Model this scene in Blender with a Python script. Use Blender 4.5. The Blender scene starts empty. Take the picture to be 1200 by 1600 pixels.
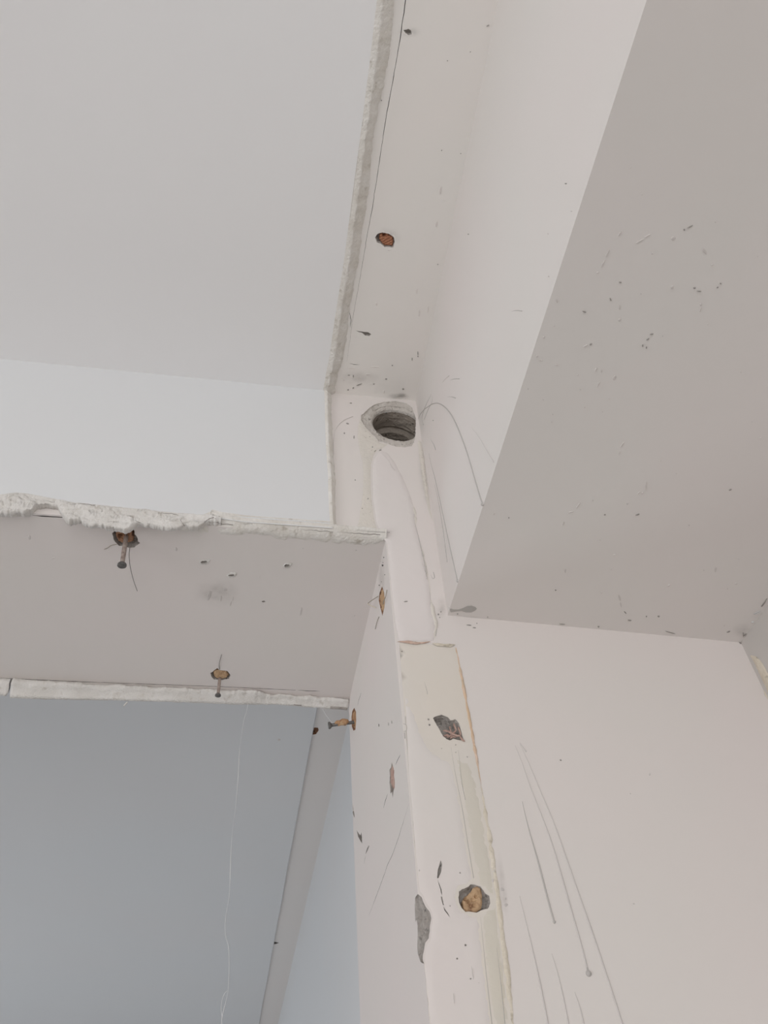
import bpy, bmesh, math, random
from mathutils import Vector, Matrix, noise
from mathutils.geometry import delaunay_2d_cdt
from mathutils.bvhtree import BVHTree
random.seed(7)
sc = bpy.context.scene
C = sc.collection

# ------------------------------------------------------------------ camera
CAMZ = 1.82                      # phone held up at eye height (m)
F = 1292.04                      # focal length in pixels of the 1200x1600 frame
RIGHT = Vector((0.98532345, -0.15902312, -0.06204307))
UP = Vector((-0.07491676, -0.72945936, 0.6799092))
FWD = Vector((0.15337918, 0.66528241, 0.73066692))
CAM = Vector((0, 0, CAMZ))
cd = bpy.data.cameras.new('camera'); cam = bpy.data.objects.new('camera', cd); C.objects.link(cam)
cd.sensor_fit = 'VERTICAL'; cd.sensor_height = 24; cd.lens = F / 1600 * 24
cd.clip_start = 0.01; cd.clip_end = 50
cam.matrix_world = Matrix(((RIGHT.x, UP.x, -FWD.x, CAM.x), (RIGHT.y, UP.y, -FWD.y, CAM.y),
                           (RIGHT.z, UP.z, -FWD.z, CAM.z), (0, 0, 0, 1)))
sc.camera = cam

# ------------------------------------------------------------------ light and exposure
sc.view_settings.view_transform = 'Standard'; sc.view_settings.look = 'None'
sc.view_settings.gamma = 1; sc.view_settings.use_curve_mapping = False
sc.view_settings.exposure = 0.05
w = bpy.data.worlds.new('overcast_sky'); sc.world = w; w.use_nodes = True
bg = w.node_tree.nodes['Background']; bg.inputs[0].default_value = (0.80, 0.90, 1.0, 1); bg.inputs[1].default_value = 0.6

def area(name, loc, rot, sx, sy, power, col):
    l = bpy.data.lights.new(name, 'AREA'); l.shape = 'RECTANGLE'; l.size = sx; l.size_y = sy
    l.energy = power; l.color = col
    o = bpy.data.objects.new(name, l); C.objects.link(o); o.location = loc; o.rotation_euler = rot
    return o
PI = math.pi
# daylight entering through the two windows of this room and the one of the hall
area('daylight_back_window', (-0.65, -3.28, 1.15), (PI/2, 0, 0), 2.0, 2.2, 35, (1.0, 0.995, 0.99))
area('daylight_left_window', (-2.98, -1.5, 1.15), (PI/2, 0, -PI/2), 1.8, 2.2, 37, (1.0, 0.995, 0.99))
area('daylight_hall_window', (-1.98, 2.3, 1.15), (PI/2, 0, -PI/2), 1.4, 2.2, 17, (0.95, 0.97, 1.0))
sl = bpy.data.lights.new('added_sun', 'SUN'); sl.energy = 1.5; sl.angle = 0.02; sl.color = (1.0, 0.97, 0.94)
so = bpy.data.objects.new('added_sun', sl); C.objects.link(so)      # added: enters by the left window, bounces light up off the floor
so.rotation_euler = Vector((0.70, -0.12, -0.70)).to_track_quat('-Z', 'Y').to_euler()

# ------------------------------------------------------------------ helpers
def ray(x, y):
    return RIGHT * ((x - 600) / F) + UP * (-(y - 800) / F) + FWD

class Plane:
    def __init__(s, o, u, v, n):
        s.o, s.u, s.v, s.n = Vector(o), Vector(u), Vector(v), Vector(n)
        s.holes = []
    def pix(s, x, y):                       # photo pixel -> plane coordinates
        d = ray(x, y); t = (s.o - CAM).dot(s.n) / d.dot(s.n); p = CAM + d * t - s.o
        return (p.dot(s.u), p.dot(s.v))
    def pixs(s, pts): return [s.pix(*p) for p in pts]
    def at(s, a, b, d=0.0): return s.o + s.u * a + s.v * b + s.n * d

X_, Y_, Z_ = Vector((1, 0, 0)), Vector((0, 1, 0)), Vector((0, 0, 1))
YW = 0.534; ZC = 2.60; ZS = CAMZ + 0.550; XR = 0.1224; XH = 0.180; XW = 0.443; YR = 0.7997
LAY = 0.006
W = Plane((0, YW, 0), X_, Z_, -Y_)          # front wall
WL = Plane((0, YW - LAY, 0), X_, Z_, -Y_)   # face of its thick skim coat
S = Plane((0, 0, ZS), X_, Y_, -Z_)          # doorway soffit
CP = Plane((0, 0, ZC), X_, Y_, -Z_)         # ceiling
CL = Plane((0, 0, ZC - LAY), X_, Y_, -Z_)   # face of the ceiling's skim coat
RV = Plane((XR, 0, 0), Y_, Z_, -X_)         # doorway reveal
HP = Plane((0, 0, ZC), X_, Y_, -Z_)         # hall ceiling

def mesh_obj(name, vs, fs, mat, parent=None, smooth=False, loc=None):
    bad = [f for f in fs if max(f) >= len(vs)]
    if bad: print('BAD', name, len(vs), bad[:2]); fs = [f for f in fs if max(f) < len(vs)]
    me = bpy.data.meshes.new(name)
    if loc is not None: vs = [Vector(v) - Vector(loc) for v in vs]
    me.from_pydata([tuple(v) for v in vs], [], fs); me.update()
    if smooth:
        for p in me.polygons: p.use_smooth = True
    mats = mat if isinstance(mat, (list, tuple)) else [mat]
    for m in mats: me.materials.append(m)
    o = bpy.data.objects.new(name, me); C.objects.link(o)
    if loc is not None and parent is None: o.location = loc
    if parent: o.parent = parent
    return o
def tag(o, label=None, cat=None, group=None, kind=None):
    if label: o['label'] = label
    if cat: o['category'] = cat
    if group: o['group'] = group
    if kind: o['kind'] = kind
    return o
def empty(name, loc, label, cat, group=None):
    o = bpy.data.objects.new(name, None); o.empty_display_size = 0.02; C.objects.link(o); o.location = loc
    return tag(o, label, cat, group)

def inside(p, loops):
    c = False; x, y = p
    for L in loops:
        n = len(L); j = n - 1
        for i in range(n):
            xi, yi = L[i]; xj, yj = L[j]
            if (yi > y) != (yj > y) and x < (xj - xi) * (y - yi) / (yj - yi) + xi: c = not c
            j = i
    return c
def edge_dist(p, L):
    m = 1e9; n = len(L); px, py = p
    for i in range(n):
        ax, ay = L[i]; bx, by = L[(i + 1) % n]; dx, dy = bx - ax, by - ay
        q = dx * dx + dy * dy
        t = 0 if q == 0 else max(0, min(1, ((px - ax) * dx + (py - ay) * dy) / q))
        d = (ax + t * dx - px) ** 2 + (ay + t * dy - py) ** 2
        if d < m: m = d
    return math.sqrt(m)
def triangulate(loops, extra=()):
    vs = []; es = []
    for L in loops:
        b = len(vs); n = len(L)
        vs += [Vector(p) for p in L]; es += [(b + i, b + (i + 1) % n) for i in range(n)]
    vs += [Vector(p) for p in extra]
    ov, oe, of, *_ = delaunay_2d_cdt(vs, es, [], 0, 1e-7)
    out = []
    for f in of:
        c = sum((ov[i] for i in f), Vector((0, 0))) / len(f)
        if inside(c, loops): out.append(list(f))
    return ov, out
def planar(plane, outer, holes, vs, fs, d=0.0):
    ov, of = triangulate([outer] + holes)
    b = len(vs); vs += [plane.at(p.x, p.y, d) for p in ov]
    for f in of:
        a, e, c = (vs[b + i] for i in f[:3])
        if (e - a).cross(c - a).dot(plane.n) < 0: f = f[::-1]
        fs.append([b + i for i in f])
def slab(vs, fs, x0, x1, y0, y1, z0, z1, skip=''):
    b = len(vs)
    vs += [Vector(p) for p in ((x0,y0,z0),(x1,y0,z0),(x1,y1,z0),(x0,y1,z0),(x0,y0,z1),(x1,y0,z1),(x1,y1,z1),(x0,y1,z1))]
    for k, f in dict(b=(0,3,2,1), t=(4,5,6,7), f=(0,1,5,4), r=(1,2,6,5), k=(2,3,7,6), l=(3,0,4,7)).items():
        if k not in skip: fs.append([b + i for i in f])
def densify(L, step, jit=0.0, closed=True, seed=0.0):
    out = []; n = len(L)
    for i in range(n if closed else n - 1):
        a = Vector(L[i]); b = Vector(L[(i + 1) % n]); k = max(1, int((b - a).length / step))
        for j in range(k):
            p = a.lerp(b, j / k)
            if jit and (j or closed):
                q = noise.noise_vector(Vector((p.x * 400, p.y * 400, seed))); p = p + Vector((q.x, q.y)) * jit
            out.append((p.x, p.y))
    if not closed: out.append(tuple(L[-1]))
    return out
def sstep(t): t = max(0, min(1, t)); return t * t * (3 - 2 * t)
def relief(name, plane, outline, height, edge, step, mat, parent, rough=0.0, rscale=300, jit=0.0, cut=False, d0=0.0, smooth=True, loc=None, seed=0.0, power=1):
    """patch with real relief: height < 0 is a cavity cut into the plane, > 0 a raised skin."""
    L = densify(outline, step, jit, True, seed)
    if cut: plane.holes.append(L)
    elif d0 == 0: d0 = .00015
    xs = [p[0] for p in L]; ys = [p[1] for p in L]; ex = []
    nx = int((max(xs) - min(xs)) / step) + 1; ny = int((max(ys) - min(ys)) / step) + 1
    for i in range(nx + 1):
        for j in range(ny + 1):
            p = (min(xs) + (i + (j % 2) * .5 + random.uniform(-.2, .2)) * step, min(ys) + (j + random.uniform(-.2, .2)) * step)
            if inside(p, [L]) and edge_dist(p, L) > step * .35: ex.append(p)
    inner = []
    if not cut:                              # a skin leaves the cavities beneath it open
        inner = [h for h in plane.holes if all(inside(q, [L]) for q in h)]
        if inner: ex = [p for p in ex if not inside(p, inner)]
    ov, of = triangulate([L] + inner, ex); vs = []
    for p in ov:
        e = edge_dist(p, L); k = sstep(e / edge)
        nz = noise.noise(Vector((p.x * rscale, p.y * rscale, seed))) + .5 * noise.noise(Vector((p.x * rscale * 2.3, p.y * rscale * 2.3, seed + 9)))
        vs.append(plane.at(p.x, p.y, d0 + k * (height + rough * nz)))
    fs = []
    for f in of:
        a, e, c = (vs[i] for i in f[:3])
        if (e - a).cross(c - a).dot(plane.n) < 0: f = f[::-1]
        fs.append(f)
    return mesh_obj(name, vs, fs, mat, parent, smooth, loc)
def ribbon_loop(pts, width, step, jit, seed=0.0, taper=True):
    P = [Vector(p) for p in densify(pts, step, jit, False, seed)]; n = len(P); Lh = []; Rh = []
    for i, p in enumerate(P):
        t = (P[min(n - 1, i + 1)] - P[max(0, i - 1)]).normalized(); nn = Vector((-t.y, t.x))
        hw = width * .5 * (0.75 + .5 * noise.noise(Vector((p.x * 150, p.y * 150, seed + 3))))
        if taper: hw *= min(1, .15 + 4 * min(i, n - 1 - i) / n)
        Lh.append(p + nn * hw); Rh.append(p - nn * hw)
    return P, Lh, Rh
def crack(plane, pts, width, parent, depth=0.004, jit=0.0004, step=0.004, seed=0.0, taper=True, name='crack', mat=None):
    P, Lh, Rh = ribbon_loop(pts, width, step, jit, seed, taper); n = len(P)
    plane.holes.append([tuple(p) for p in Lh] + [tuple(p) for p in reversed(Rh)])
    vs = [plane.at(p.x, p.y) for p in Lh] + [plane.at(p.x, p.y, -depth) for p in P] + [plane.at(p.x, p.y) for p in Rh]
    fs = []
    for i in range(n - 1):
        fs += [[i, i + 1, n + i + 1, n + i], [n + i, n + i + 1, 2 * n + i + 1, 2 * n + i]]
    return mesh_obj(name, vs, fs, mat or M['crack'], parent)
def tube(pts, radii, seg=8, cap=True):
    pts = [Vector(p) for p in pts]; n = len(pts); vs = []; fs = []
    if not hasattr(radii, '__len__'): radii = [radii] * n
    ref = None
    for i, p in enumerate(pts):
        t = (pts[min(n - 1, i + 1)] - pts[max(0, i - 1)]).normalized()
        if ref is None: ref = t.orthogonal().normalized()
        ref = (ref - t * ref.dot(t)).normalized(); b = t.cross(ref)
        for k in range(seg):
            a = 2 * PI * k / seg; vs.append(p + (ref * math.cos(a) + b * math.sin(a)) * radii[i])
    for i in range(n - 1):
        for k in range(seg):
            k2 = (k + 1) % seg; fs.append([i * seg + k, i * seg + k2, (i + 1) * seg + k2, (i + 1) * seg + k])
    if cap: fs.append(list(range(seg))[::-1]); fs.append([(n - 1) * seg + k for k in range(seg)])
    return vs, fs
def smooth_line(pts, sub=6):
    P = [Vector(p) for p in pts]; out = []
    for i in range(len(P) - 1):
        p0 = P[max(0, i - 1)]; p1 = P[i]; p2 = P[i + 1]; p3 = P[min(len(P) - 1, i + 2)]
        for j in range(sub):
            t = j / sub
            out.append(.5 * ((2 * p1) + (p2 - p0) * t + (2 * p0 - 5 * p1 + 4 * p2 - p3) * t * t + (3 * p1 - p0 - 3 * p2 + p3) * t ** 3))
    out.append(P[-1]); return out
def grid(cols):
    n = len(cols[0]); vs = [p for c in cols for p in c]; fs = []
    for i in range(len(cols) - 1):
        for j in range(n - 1): fs.append([i * n + j, (i + 1) * n + j, (i + 1) * n + j + 1, i * n + j + 1])
    return vs, fs
def lerp_tab(tab, x):
    if x <= tab[0][0]: return tab[0][1]
    for (a, b), (c, d) in zip(tab, tab[1:]):
        if x <= c: return b + (d - b) * (x - a) / (c - a)
    return tab[-1][1]
def nz(x, y, z, s=1.0): return noise.noise(Vector((x, y, z)) * s)

# ------------------------------------------------------------------ materials
M = {}
def material(name, c1, c2=None, scale=4.0, rough=0.75, bump=0.0, bscale=200.0, c3=None, s3=60.0, w3=(0.62, 0.72), spec=0.25, metal=0.0, bscale2=None, stretch=None):
    m = bpy.data.materials.new(name); m.use_nodes = True; t = m.node_tree; N = t.nodes; Lk = t.links
    b = N['Principled BSDF']; b.inputs['Roughness'].default_value = rough; b.inputs['Metallic'].default_value = metal
    b.inputs['Specular IOR Level'].default_value = spec
    tc = N.new('ShaderNodeTexCoord'); src = tc.outputs['Object']
    if stretch:
        mp = N.new('ShaderNodeMapping'); mp.inputs['Scale'].default_value = stretch
        Lk.new(src, mp.inputs['Vector']); src = mp.outputs['Vector']
    col = None
    if c2:
        n = N.new('ShaderNodeTexNoise'); n.inputs['Scale'].default_value = scale; n.inputs['Detail'].default_value = 3
        r = N.new('ShaderNodeMapRange'); r.inputs['From Min'].default_value = 0.35; r.inputs['From Max'].default_value = 0.65
        mx = N.new('ShaderNodeMix'); mx.data_type = 'RGBA'
        mx.inputs['A'].default_value = (*c1, 1); mx.inputs['B'].default_value = (*c2, 1)
        Lk.new(src, n.inputs['Vector']); Lk.new(n.outputs['Fac'], r.inputs['Value']); Lk.new(r.outputs['Result'], mx.inputs['Factor'])
        col = mx.outputs['Result']
    if c3:
        n = N.new('ShaderNodeTexNoise'); n.inputs['Scale'].default_value = s3; n.inputs['Detail'].default_value = 4
        r = N.new('ShaderNodeMapRange'); r.inputs['From Min'].default_value = w3[0]; r.inputs['From Max'].default_value = w3[1]
        mx = N.new('ShaderNodeMix'); mx.data_type = 'RGBA'; mx.inputs['A'].default_value = (*c1, 1); mx.inputs['B'].default_value = (*c3, 1)
        if col: Lk.new(col, mx.inputs['A'])
        Lk.new(src, n.inputs['Vector']); Lk.new(n.outputs['Fac'], r.inputs['Value']); Lk.new(r.outputs['Result'], mx.inputs['Factor'])
        col = mx.outputs['Result']
    if col: Lk.new(col, b.inputs['Base Color'])
    else: b.inputs['Base Color'].default_value = (*c1, 1)
    if bump:
        n = N.new('ShaderNodeTexNoise'); n.inputs['Scale'].default_value = bscale; n.inputs['Detail'].default_value = 4
        bp = N.new('ShaderNodeBump'); bp.inputs['Strength'].default_value = bump; bp.inputs['Distance'].default_value = 0.002
        Lk.new(src, n.inputs['Vector']); Lk.new(n.outputs['Fac'], bp.inputs['Height']); Lk.new(bp.outputs['Normal'], b.inputs['Normal'])
    M[name] = m; return m
# painted plaster: off-white with the faintest drift between warm and neutral
material('paint_wall', (0.760, 0.700, 0.675), (0.742, 0.700, 0.668), 6, 0.72, 0.06, 90)
material('paint_ceiling', (0.87, 0.822, 0.79), (0.855, 0.826, 0.79), 6, 0.75, 0.06, 90)
material('paint_beam', (0.765, 0.715, 0.692), (0.748, 0.718, 0.688), 5, 0.75, 0.06, 90)
material('skim_wall', (0.73, 0.74, 0.745), (0.725, 0.727, 0.732), 4, 0.65, 0.05, 70)
material('skim_ceiling', (0.865, 0.86, 0.86), (0.86, 0.85, 0.853), 4, 0.7, 0.05, 70)
material('paint_hall', (0.735, 0.735, 0.74), (0.73, 0.74, 0.75), 3, 0.75, 0.05, 80)
material('paint_hall_strip', (0.79, 0.75, 0.725), (0.78, 0.75, 0.73), 3, 0.75, 0.05, 80)
material('plaster_edge', (0.80, 0.775, 0.735), (0.72, 0.685, 0.63), 60, 0.85, 0.6, 360, (0.48, 0.44, 0.38), 110, (0.60, 0.75))
material('plaster_white', (0.78, 0.755, 0.725), (0.70, 0.672, 0.635), 50, 0.85, 0.55, 650, (0.60, 0.56, 0.51), 140, (0.58, 0.74))
material('cream_paint', (0.738, 0.683, 0.615), (0.724, 0.680, 0.625), 16, 0.6, 0.10, 120)
material('cream_dark', (0.69, 0.64, 0.55), (0.67, 0.628, 0.555), 22, 0.6, 0.12, 140)
material('cream_crust', (0.74, 0.675, 0.575), (0.67, 0.605, 0.50), 70, 0.7, 0.6, 300, (0.42, 0.37, 0.30), 120, (0.60, 0.70))
material('peach_crust', (0.68, 0.49, 0.33), (0.72, 0.56, 0.47), 55, 0.6, 0.6, 300, (0.62, 0.52, 0.40), 90, (0.5, 0.7))
material('red_edge', (0.52, 0.34, 0.27), (0.64, 0.48, 0.40), 60, 0.7, 0.5, 300)
material('paint_patch', (0.756, 0.704, 0.684), (0.742, 0.704, 0.678), 8, 0.7, 0.05, 80)
material('smear', (0.720, 0.675, 0.615), (0.690, 0.650, 0.595), 40, 0.7, 0.35, 220, (0.47, 0.43, 0.38), 170, (0.66, 0.76))
material('concrete', (0.46, 0.425, 0.395), (0.33, 0.30, 0.275), 120, 0.9, 0.9, 500, (0.16, 0.15, 0.14), 260, (0.58, 0.72))
material('concrete_light', (0.52, 0.49, 0.46), (0.42, 0.39, 0.36), 80, 0.9, 0.9, 600, (0.22, 0.20, 0.19), 260, (0.62, 0.70))
material('rim_plaster', (0.64, 0.60, 0.56), (0.54, 0.50, 0.46), 70, 0.9, 0.7, 500, (0.24, 0.22, 0.20), 230, (0.63, 0.70))
material('bore', (0.38, 0.33, 0.285), (0.27, 0.235, 0.20), 40, 0.9, 0.8, 400, (0.08, 0.07, 0.06), 200, (0.64, 0.70))
material('crack', (0.12, 0.11, 0.10))
material('crack_soft', (0.27, 0.245, 0.225))
material('wood_orange', (0.52, 0.32, 0.18), (0.40, 0.23, 0.13), 160, 0.8, 0.8, 500, (0.16, 0.08, 0.04), 220, (0.6, 0.7))
material('wood_tan', (0.56, 0.385, 0.235), (0.45, 0.295, 0.175), 120, 0.8, 0.6, 400, (0.25, 0.14, 0.08), 160, (0.64, 0.72))
material('wood_brown', (0.40, 0.22, 0.13), (0.30, 0.16, 0.10), 150, 0.8, 0.8, 500, (0.10, 0.05, 0.03), 200, (0.58, 0.68))
material('wood_pink', (0.56, 0.40, 0.34), (0.42, 0.27, 0.23), 160, 0.8, 0.7, 500)
material('terracotta', (0.46, 0.22, 0.13), (0.38, 0.17, 0.10), 120, 0.85, 0.5, 500)
material('rusty_steel', (0.42, 0.35, 0.31), (0.26, 0.20, 0.175), 200, 0.6, 0.3, 600, (0.12, 0.09, 0.08), 260, (0.60, 0.70), 0.35, 0.1)
material('dark_steel', (0.13, 0.125, 0.12), (0.20, 0.19, 0.18), 400, 0.45, 0.2, 600, spec=0.4, metal=0.5)
material('hair', (0.16, 0.15, 0.14))
material('fibre', (0.38, 0.34, 0.28))
material('web', (0.66, 0.66, 0.66), rough=0.6)
material('drip_grey', (0.50, 0.475, 0.455), rough=0.45)
material('drip_pale', (0.64, 0.60, 0.58), rough=0.5)
material('speck', (0.32, 0.30, 0.28))
material('speck_soft', (0.64, 0.598, 0.575))
material('speck_ceiling', (0.77, 0.725, 0.695))
material('stain_grey', (0.49, 0.465, 0.44), (0.46, 0.44, 0.42), 60, 0.5)
material('floor_tile', (0.42, 0.405, 0.39), (0.38, 0.365, 0.35), 3, 0.45, 0.05, 50)
material('window_frame', (0.80, 0.80, 0.79), rough=0.4)
def smudge_material(name, col, strength):
    m = bpy.data.materials.new(name); m.use_nodes = True; t = m.node_tree; N = t.nodes; Lk = t.links
    b = N['Principled BSDF']; b.inputs['Base Color'].default_value = (*col, 1); b.inputs['Roughness'].default_value = .85
    at = N.new('ShaderNodeAttribute'); at.attribute_name = 'fade'
    tc = N.new('ShaderNodeTexCoord'); n = N.new('ShaderNodeTexNoise'); n.inputs['Scale'].default_value = 90; n.inputs['Detail'].default_value = 5
    r = N.new('ShaderNodeMapRange'); r.inputs['From Min'].default_value = .2; r.inputs['From Max'].default_value = .8; r.inputs['To Max'].default_value = strength
    mu = N.new('ShaderNodeMath'); mu.operation = 'MULTIPLY'
    Lk.new(tc.outputs['Object'], n.inputs['Vector']); Lk.new(n.outputs['Fac'], r.inputs['Value'])
    Lk.new(r.outputs['Result'], mu.inputs[0]); Lk.new(at.outputs['Fac'], mu.inputs[1]); Lk.new(mu.outputs[0], b.inputs['Alpha'])
    M[name] = m
smudge_material('dark_smudge', (0.30, 0.28, 0.26), 0.6)
smudge_material('rub_smudge', (0.45, 0.42, 0.39), 0.32)

# ------------------------------------------------------------------ structure roots (meshes filled in once all cavities are known)
def root(name, mat, label, cat):
    o = mesh_obj(name, [], [], mat); return tag(o, label, cat, None, 'structure')
wall_front = root('wall_front', M['paint_wall'], 'worn off-white plaster wall with an open doorway below the ceiling', 'wall')
ceiling = root('ceiling', M['paint_ceiling'], 'off-white ceiling beside the beam with a bare strip along its edge', 'ceiling')
ceiling_hall = root('ceiling_hall', M['paint_hall_strip'], 'grey ceiling of the hall seen through the doorway', 'ceiling')

# ================================================================== cavities, cracks and loose pieces in the walls
def plug(label, plane, outline, mat, d_top, rough, group=None, rscale=350, seed=0.0, name='wooden_plug', notch=None, lines=None):
    """wood dowel hammered into the wall: rough broken face plus its side going into the wall"""
    L = densify(outline, 0.0012, 0.0004, True, seed)
    cx = sum(p[0] for p in L) / len(L); cy = sum(p[1] for p in L) / len(L); loc = plane.at(cx, cy)
    xs = [p[0] for p in L]; ys = [p[1] for p in L]; ex = []; st = 0.0009
    for i in range(int((max(xs) - min(xs)) / st) + 1):
        for j in range(int((max(ys) - min(ys)) / st) + 1):
            p = (min(xs) + i * st + random.uniform(-.2, .2) * st, min(ys) + j * st + random.uniform(-.2, .2) * st)
            if inside(p, [L]) and edge_dist(p, L) > st * .4: ex.append(p)
    ov, of = triangulate([L], ex); nL = len(L); vs = []; fs = []
    for p in ov:
        e = edge_dist(p, L); h = d_top + rough * (nz(p.x * rscale, p.y * rscale * .5, seed) + .6 * nz(p.x * rscale * 2.5, p.y * rscale * 2.5, seed + 5)) - .0012 * (1 - sstep(e / .0015))
        if lines: h += lines[2] * math.sin((p.x * lines[0] + p.y * lines[1]))
        if notch:
            for (nx, ny, nr, nd) in notch:
                q = math.hypot(p.x - nx, p.y - ny) / nr
                if q < 1: h -= nd * (1 - q * q)
        vs.append(plane.at(p.x, p.y, h))
    for f in of:
        a, e, c = (vs[i] for i in f[:3]); fs.append(f if (e - a).cross(c - a).dot(plane.n) > 0 else f[::-1])
    b = len(vs); top = {}
    for i, p in enumerate(L):
        vs.append(plane.at(p[0], p[1], d_top - .0012)); vs.append(plane.at(p[0], p[1], -.010))
    for i in range(nL):
        j = (i + 1) % nL; fs.append([b + 2 * i, b + 2 * j, b + 2 * j + 1, b + 2 * i + 1])
    o = mesh_obj(name, vs, fs, mat, None, False, loc)
    return tag(o, label, 'wood plug', group)
def cavity(name, plane, pts, depth, mat, parent, edge=0.0025, rough=0.0008, step=0.0013, jit=0.0004, seed=0.0):
    return relief(name, plane, plane.pixs(pts), -depth, edge, step, mat, parent, rough, 320, jit, True, seed=seed)
GP = 'wood plugs hammered into the plaster'

# ---- ceiling strip
crack(CP, [(CP.pix(640,-40)[0] - .002, -.9)] + CP.pixs([(640,-40),(633.7,0),(626,56),(615,120),(603.7,180),(592.5,255),(581,330),(573.7,367),(562.5,435),(551,499),(542,566)]), 0.0007, ceiling, seed=1, jit=.0005)
crack(CP, CP.pixs([(546,486),(548.5,500),(547,512)]), 0.0006, ceiling, seed=2, step=.002)
crack(CP, CP.pixs([(545,568),(553,569.5),(562,570)]), 0.0006, ceiling, seed=3, step=.002)
cavity('gouge', CP, [(630,47),(636,46),(638,45),(643,48),(643,54),(638,55),(633,51)], .003, M['concrete_light'], ceiling, .001, .0005, .001, .0002, 1)
cavity('gouge', CP, [(556,516.5),(562,517.5),(568,518.5),(575,519),(580,522),(577,525),(570,524),(566,520),(560,518.5)], .003, M['concrete'], ceiling, .001, .0004, .0009, .0001, 2)
cavity('plug_hole', CP, [(586,371),(590,365),(597.5,363.5),(607,365),(615,370),(617,377),(614.5,387),(609,386),(601,386),(595,381),(589,379)], .006, M['concrete_light'], ceiling, .002, .0006, .0012, .0003, 3)
pc = CP.pix(600, 368)
plug('terracotta-red grooved wood plug in the ceiling strip beside the long crack', CP, CP.pixs([(593,367),(599,365),(606,366.5),(613.5,371),(615,378),(613,385),(608,384.5),(601,384.5),(596,379.5),(593,374)]), M['terracotta'], -.0006, .0006, GP, seed=4,
     notch=[(pc[0], pc[1], .0022, .006)], lines=(1500, 1900, .0006))

# ---- doorway soffit
cavity('plug_hole', S, [(175.4,832.8),(180,830),(185,826),(194,824),(202,825),(208.6,826),(211,835),(214,839),(215.6,846),(218.7,848.6),(213,852.5),(210,855.6),(204,856),(197,855),(192,853),(186,853),(183,850),(178,844)], .007, M['concrete'], wall_front, .0015, .001, .0012, .0006, 5)
pa = S.pix(192, 837); pb = S.pix(187, 840)
plug('splintered brown wood plug with a long nail, in the doorway soffit under the ragged plaster', S, S.pixs([(180,835),(184,829),(192,827),(206,828),(208.5,837),(208,846.5),(199,849),(192,850),(185,846.5),(181.5,840)]), M['wood_brown'], -.0003, .0012, GP, seed=6,
     notch=[(S.pix(188,838)[0], S.pix(188,838)[1], .003, .006), (S.pix(197,834)[0], S.pix(197,834)[1], .003, .005)])
cavity('plug_hole', S, [(329,1052),(335,1047),(339,1044),(343,1047),(355,1048.5),(360,1055),(357.5,1060.5),(347,1062.5),(334,1061.5),(330,1057)], .006, M['concrete'], wall_front, .0015, .0008, .0011, .0005, 7)
plug('tan wood plug with a short nail, near the back edge of the doorway soffit', S, S.pixs([(333,1051),(338,1048),(346,1047.5),(354,1050.5),(357.5,1056),(353,1060.5),(341,1061.5),(335,1059)]), M['wood_tan'], -.0002, .0010, GP, seed=8)
crack(S, S.pixs([(-20,801.5),(0,802.4),(19,803.4)]), .0010, wall_front, seed=4)
crack(S, S.pixs([(47,805.2),(75,807),(110,809.2)]), .0013, wall_front, seed=5)
crack(S, S.pixs([(-30,1058),(0,1059.5),(75,1063),(150,1066),(240,1069.2),(280,1070.5),(322,1072),(340,1072.5),(430,1077),(462,1078.5)]), .0009, wall_front, seed=6, taper=False)
crack(S, S.pixs([(465,1078.6),(480,1079.4),(500,1080)]), .0013, wall_front, seed=7, step=.0025, jit=.0006)
for k, (x, y, s) in enumerate([(318,877,1.0),(361,897.5,.9),(448,882.5,.8)]):
    sx = lambda dx: x + dx * s
    cavity('gouge', S, [(sx(-5), y+.5),(sx(-1),y-1.8),(sx(5),y-1),(sx(6),y+1.3),(sx(1),y+2.8),(sx(-4),y+2.2)], .0014, M['concrete_light'], wall_front, .0010, .0006, .0009, .0006, 20 + k)
    relief('filler_scar', S, S.pixs([(sx(-8),y+1),(sx(-3),y-3),(sx(5),y-4),(sx(11),y-3),(sx(9),y+2),(sx(3),y+5),(sx(-5),y+5)]), .0008, .0012, .0011, M['plaster_white'], wall_front, .0009, 300, .0008, seed=k)
cavity('pock', S, [(409,939),(413,938.4),(415,940),(412,941.6),(409.5,941)], .002, M['concrete'], wall_front, .0006, .0003, .0008, .0001, 31)

# ---- doorway reveal
cavity('plug_hole', RV, [(597,916),(600,925),(601.5,938),(600.5,950),(597.5,962),(594.5,950),(591.8,938),(593.2,926)], .005, M['wood_brown'], wall_front, .0015, .0008, .0013, .0004, 9)
plug('tan wood plug with splayed fibres high on the doorway reveal', RV, RV.pixs([(597,920),(599.6,929),(600.6,940),(599.6,949),(597.2,957),(594.6,947),(592.8,938),(594,928)]), M['wood_tan'], -.0002, .0016, GP, seed=10,
     notch=[(RV.pix(596.8,941)[0], RV.pix(596.8,941)[1], .004, .006)])
cavity('plug_hole', RV, [(553.4,1106),(556.2,1112),(556.6,1125),(555.4,1140),(552.4,1142),(549.8,1135),(549.2,1120),(550.6,1111)], .005, M['wood_brown'], wall_front, .0015, .0008, .0013, .0004, 11)
plug('reddish wood plug with a sideways nail, on the doorway reveal below the soffit bead', RV, RV.pixs([(553.2,1109),(555.6,1114),(556,1125),(554.8,1137),(552.3,1139),(550.5,1133),(550,1120),(551.2,1113)]), M['wood_orange'], -.0004, .0010, GP, seed=12)
cavity('plug_hole', RV, [(612,1191),(614.4,1199),(616,1204),(615.6,1211),(616.9,1222),(616.7,1230),(614.8,1236),(613.6,1247),(612.4,1238),(610,1240),(609.6,1230),(608.6,1222),(609.4,1212),(608.3,1203),(611,1199)], .005, M['concrete'], wall_front, .0015, .0008, .0014, .0004, 13)
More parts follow.
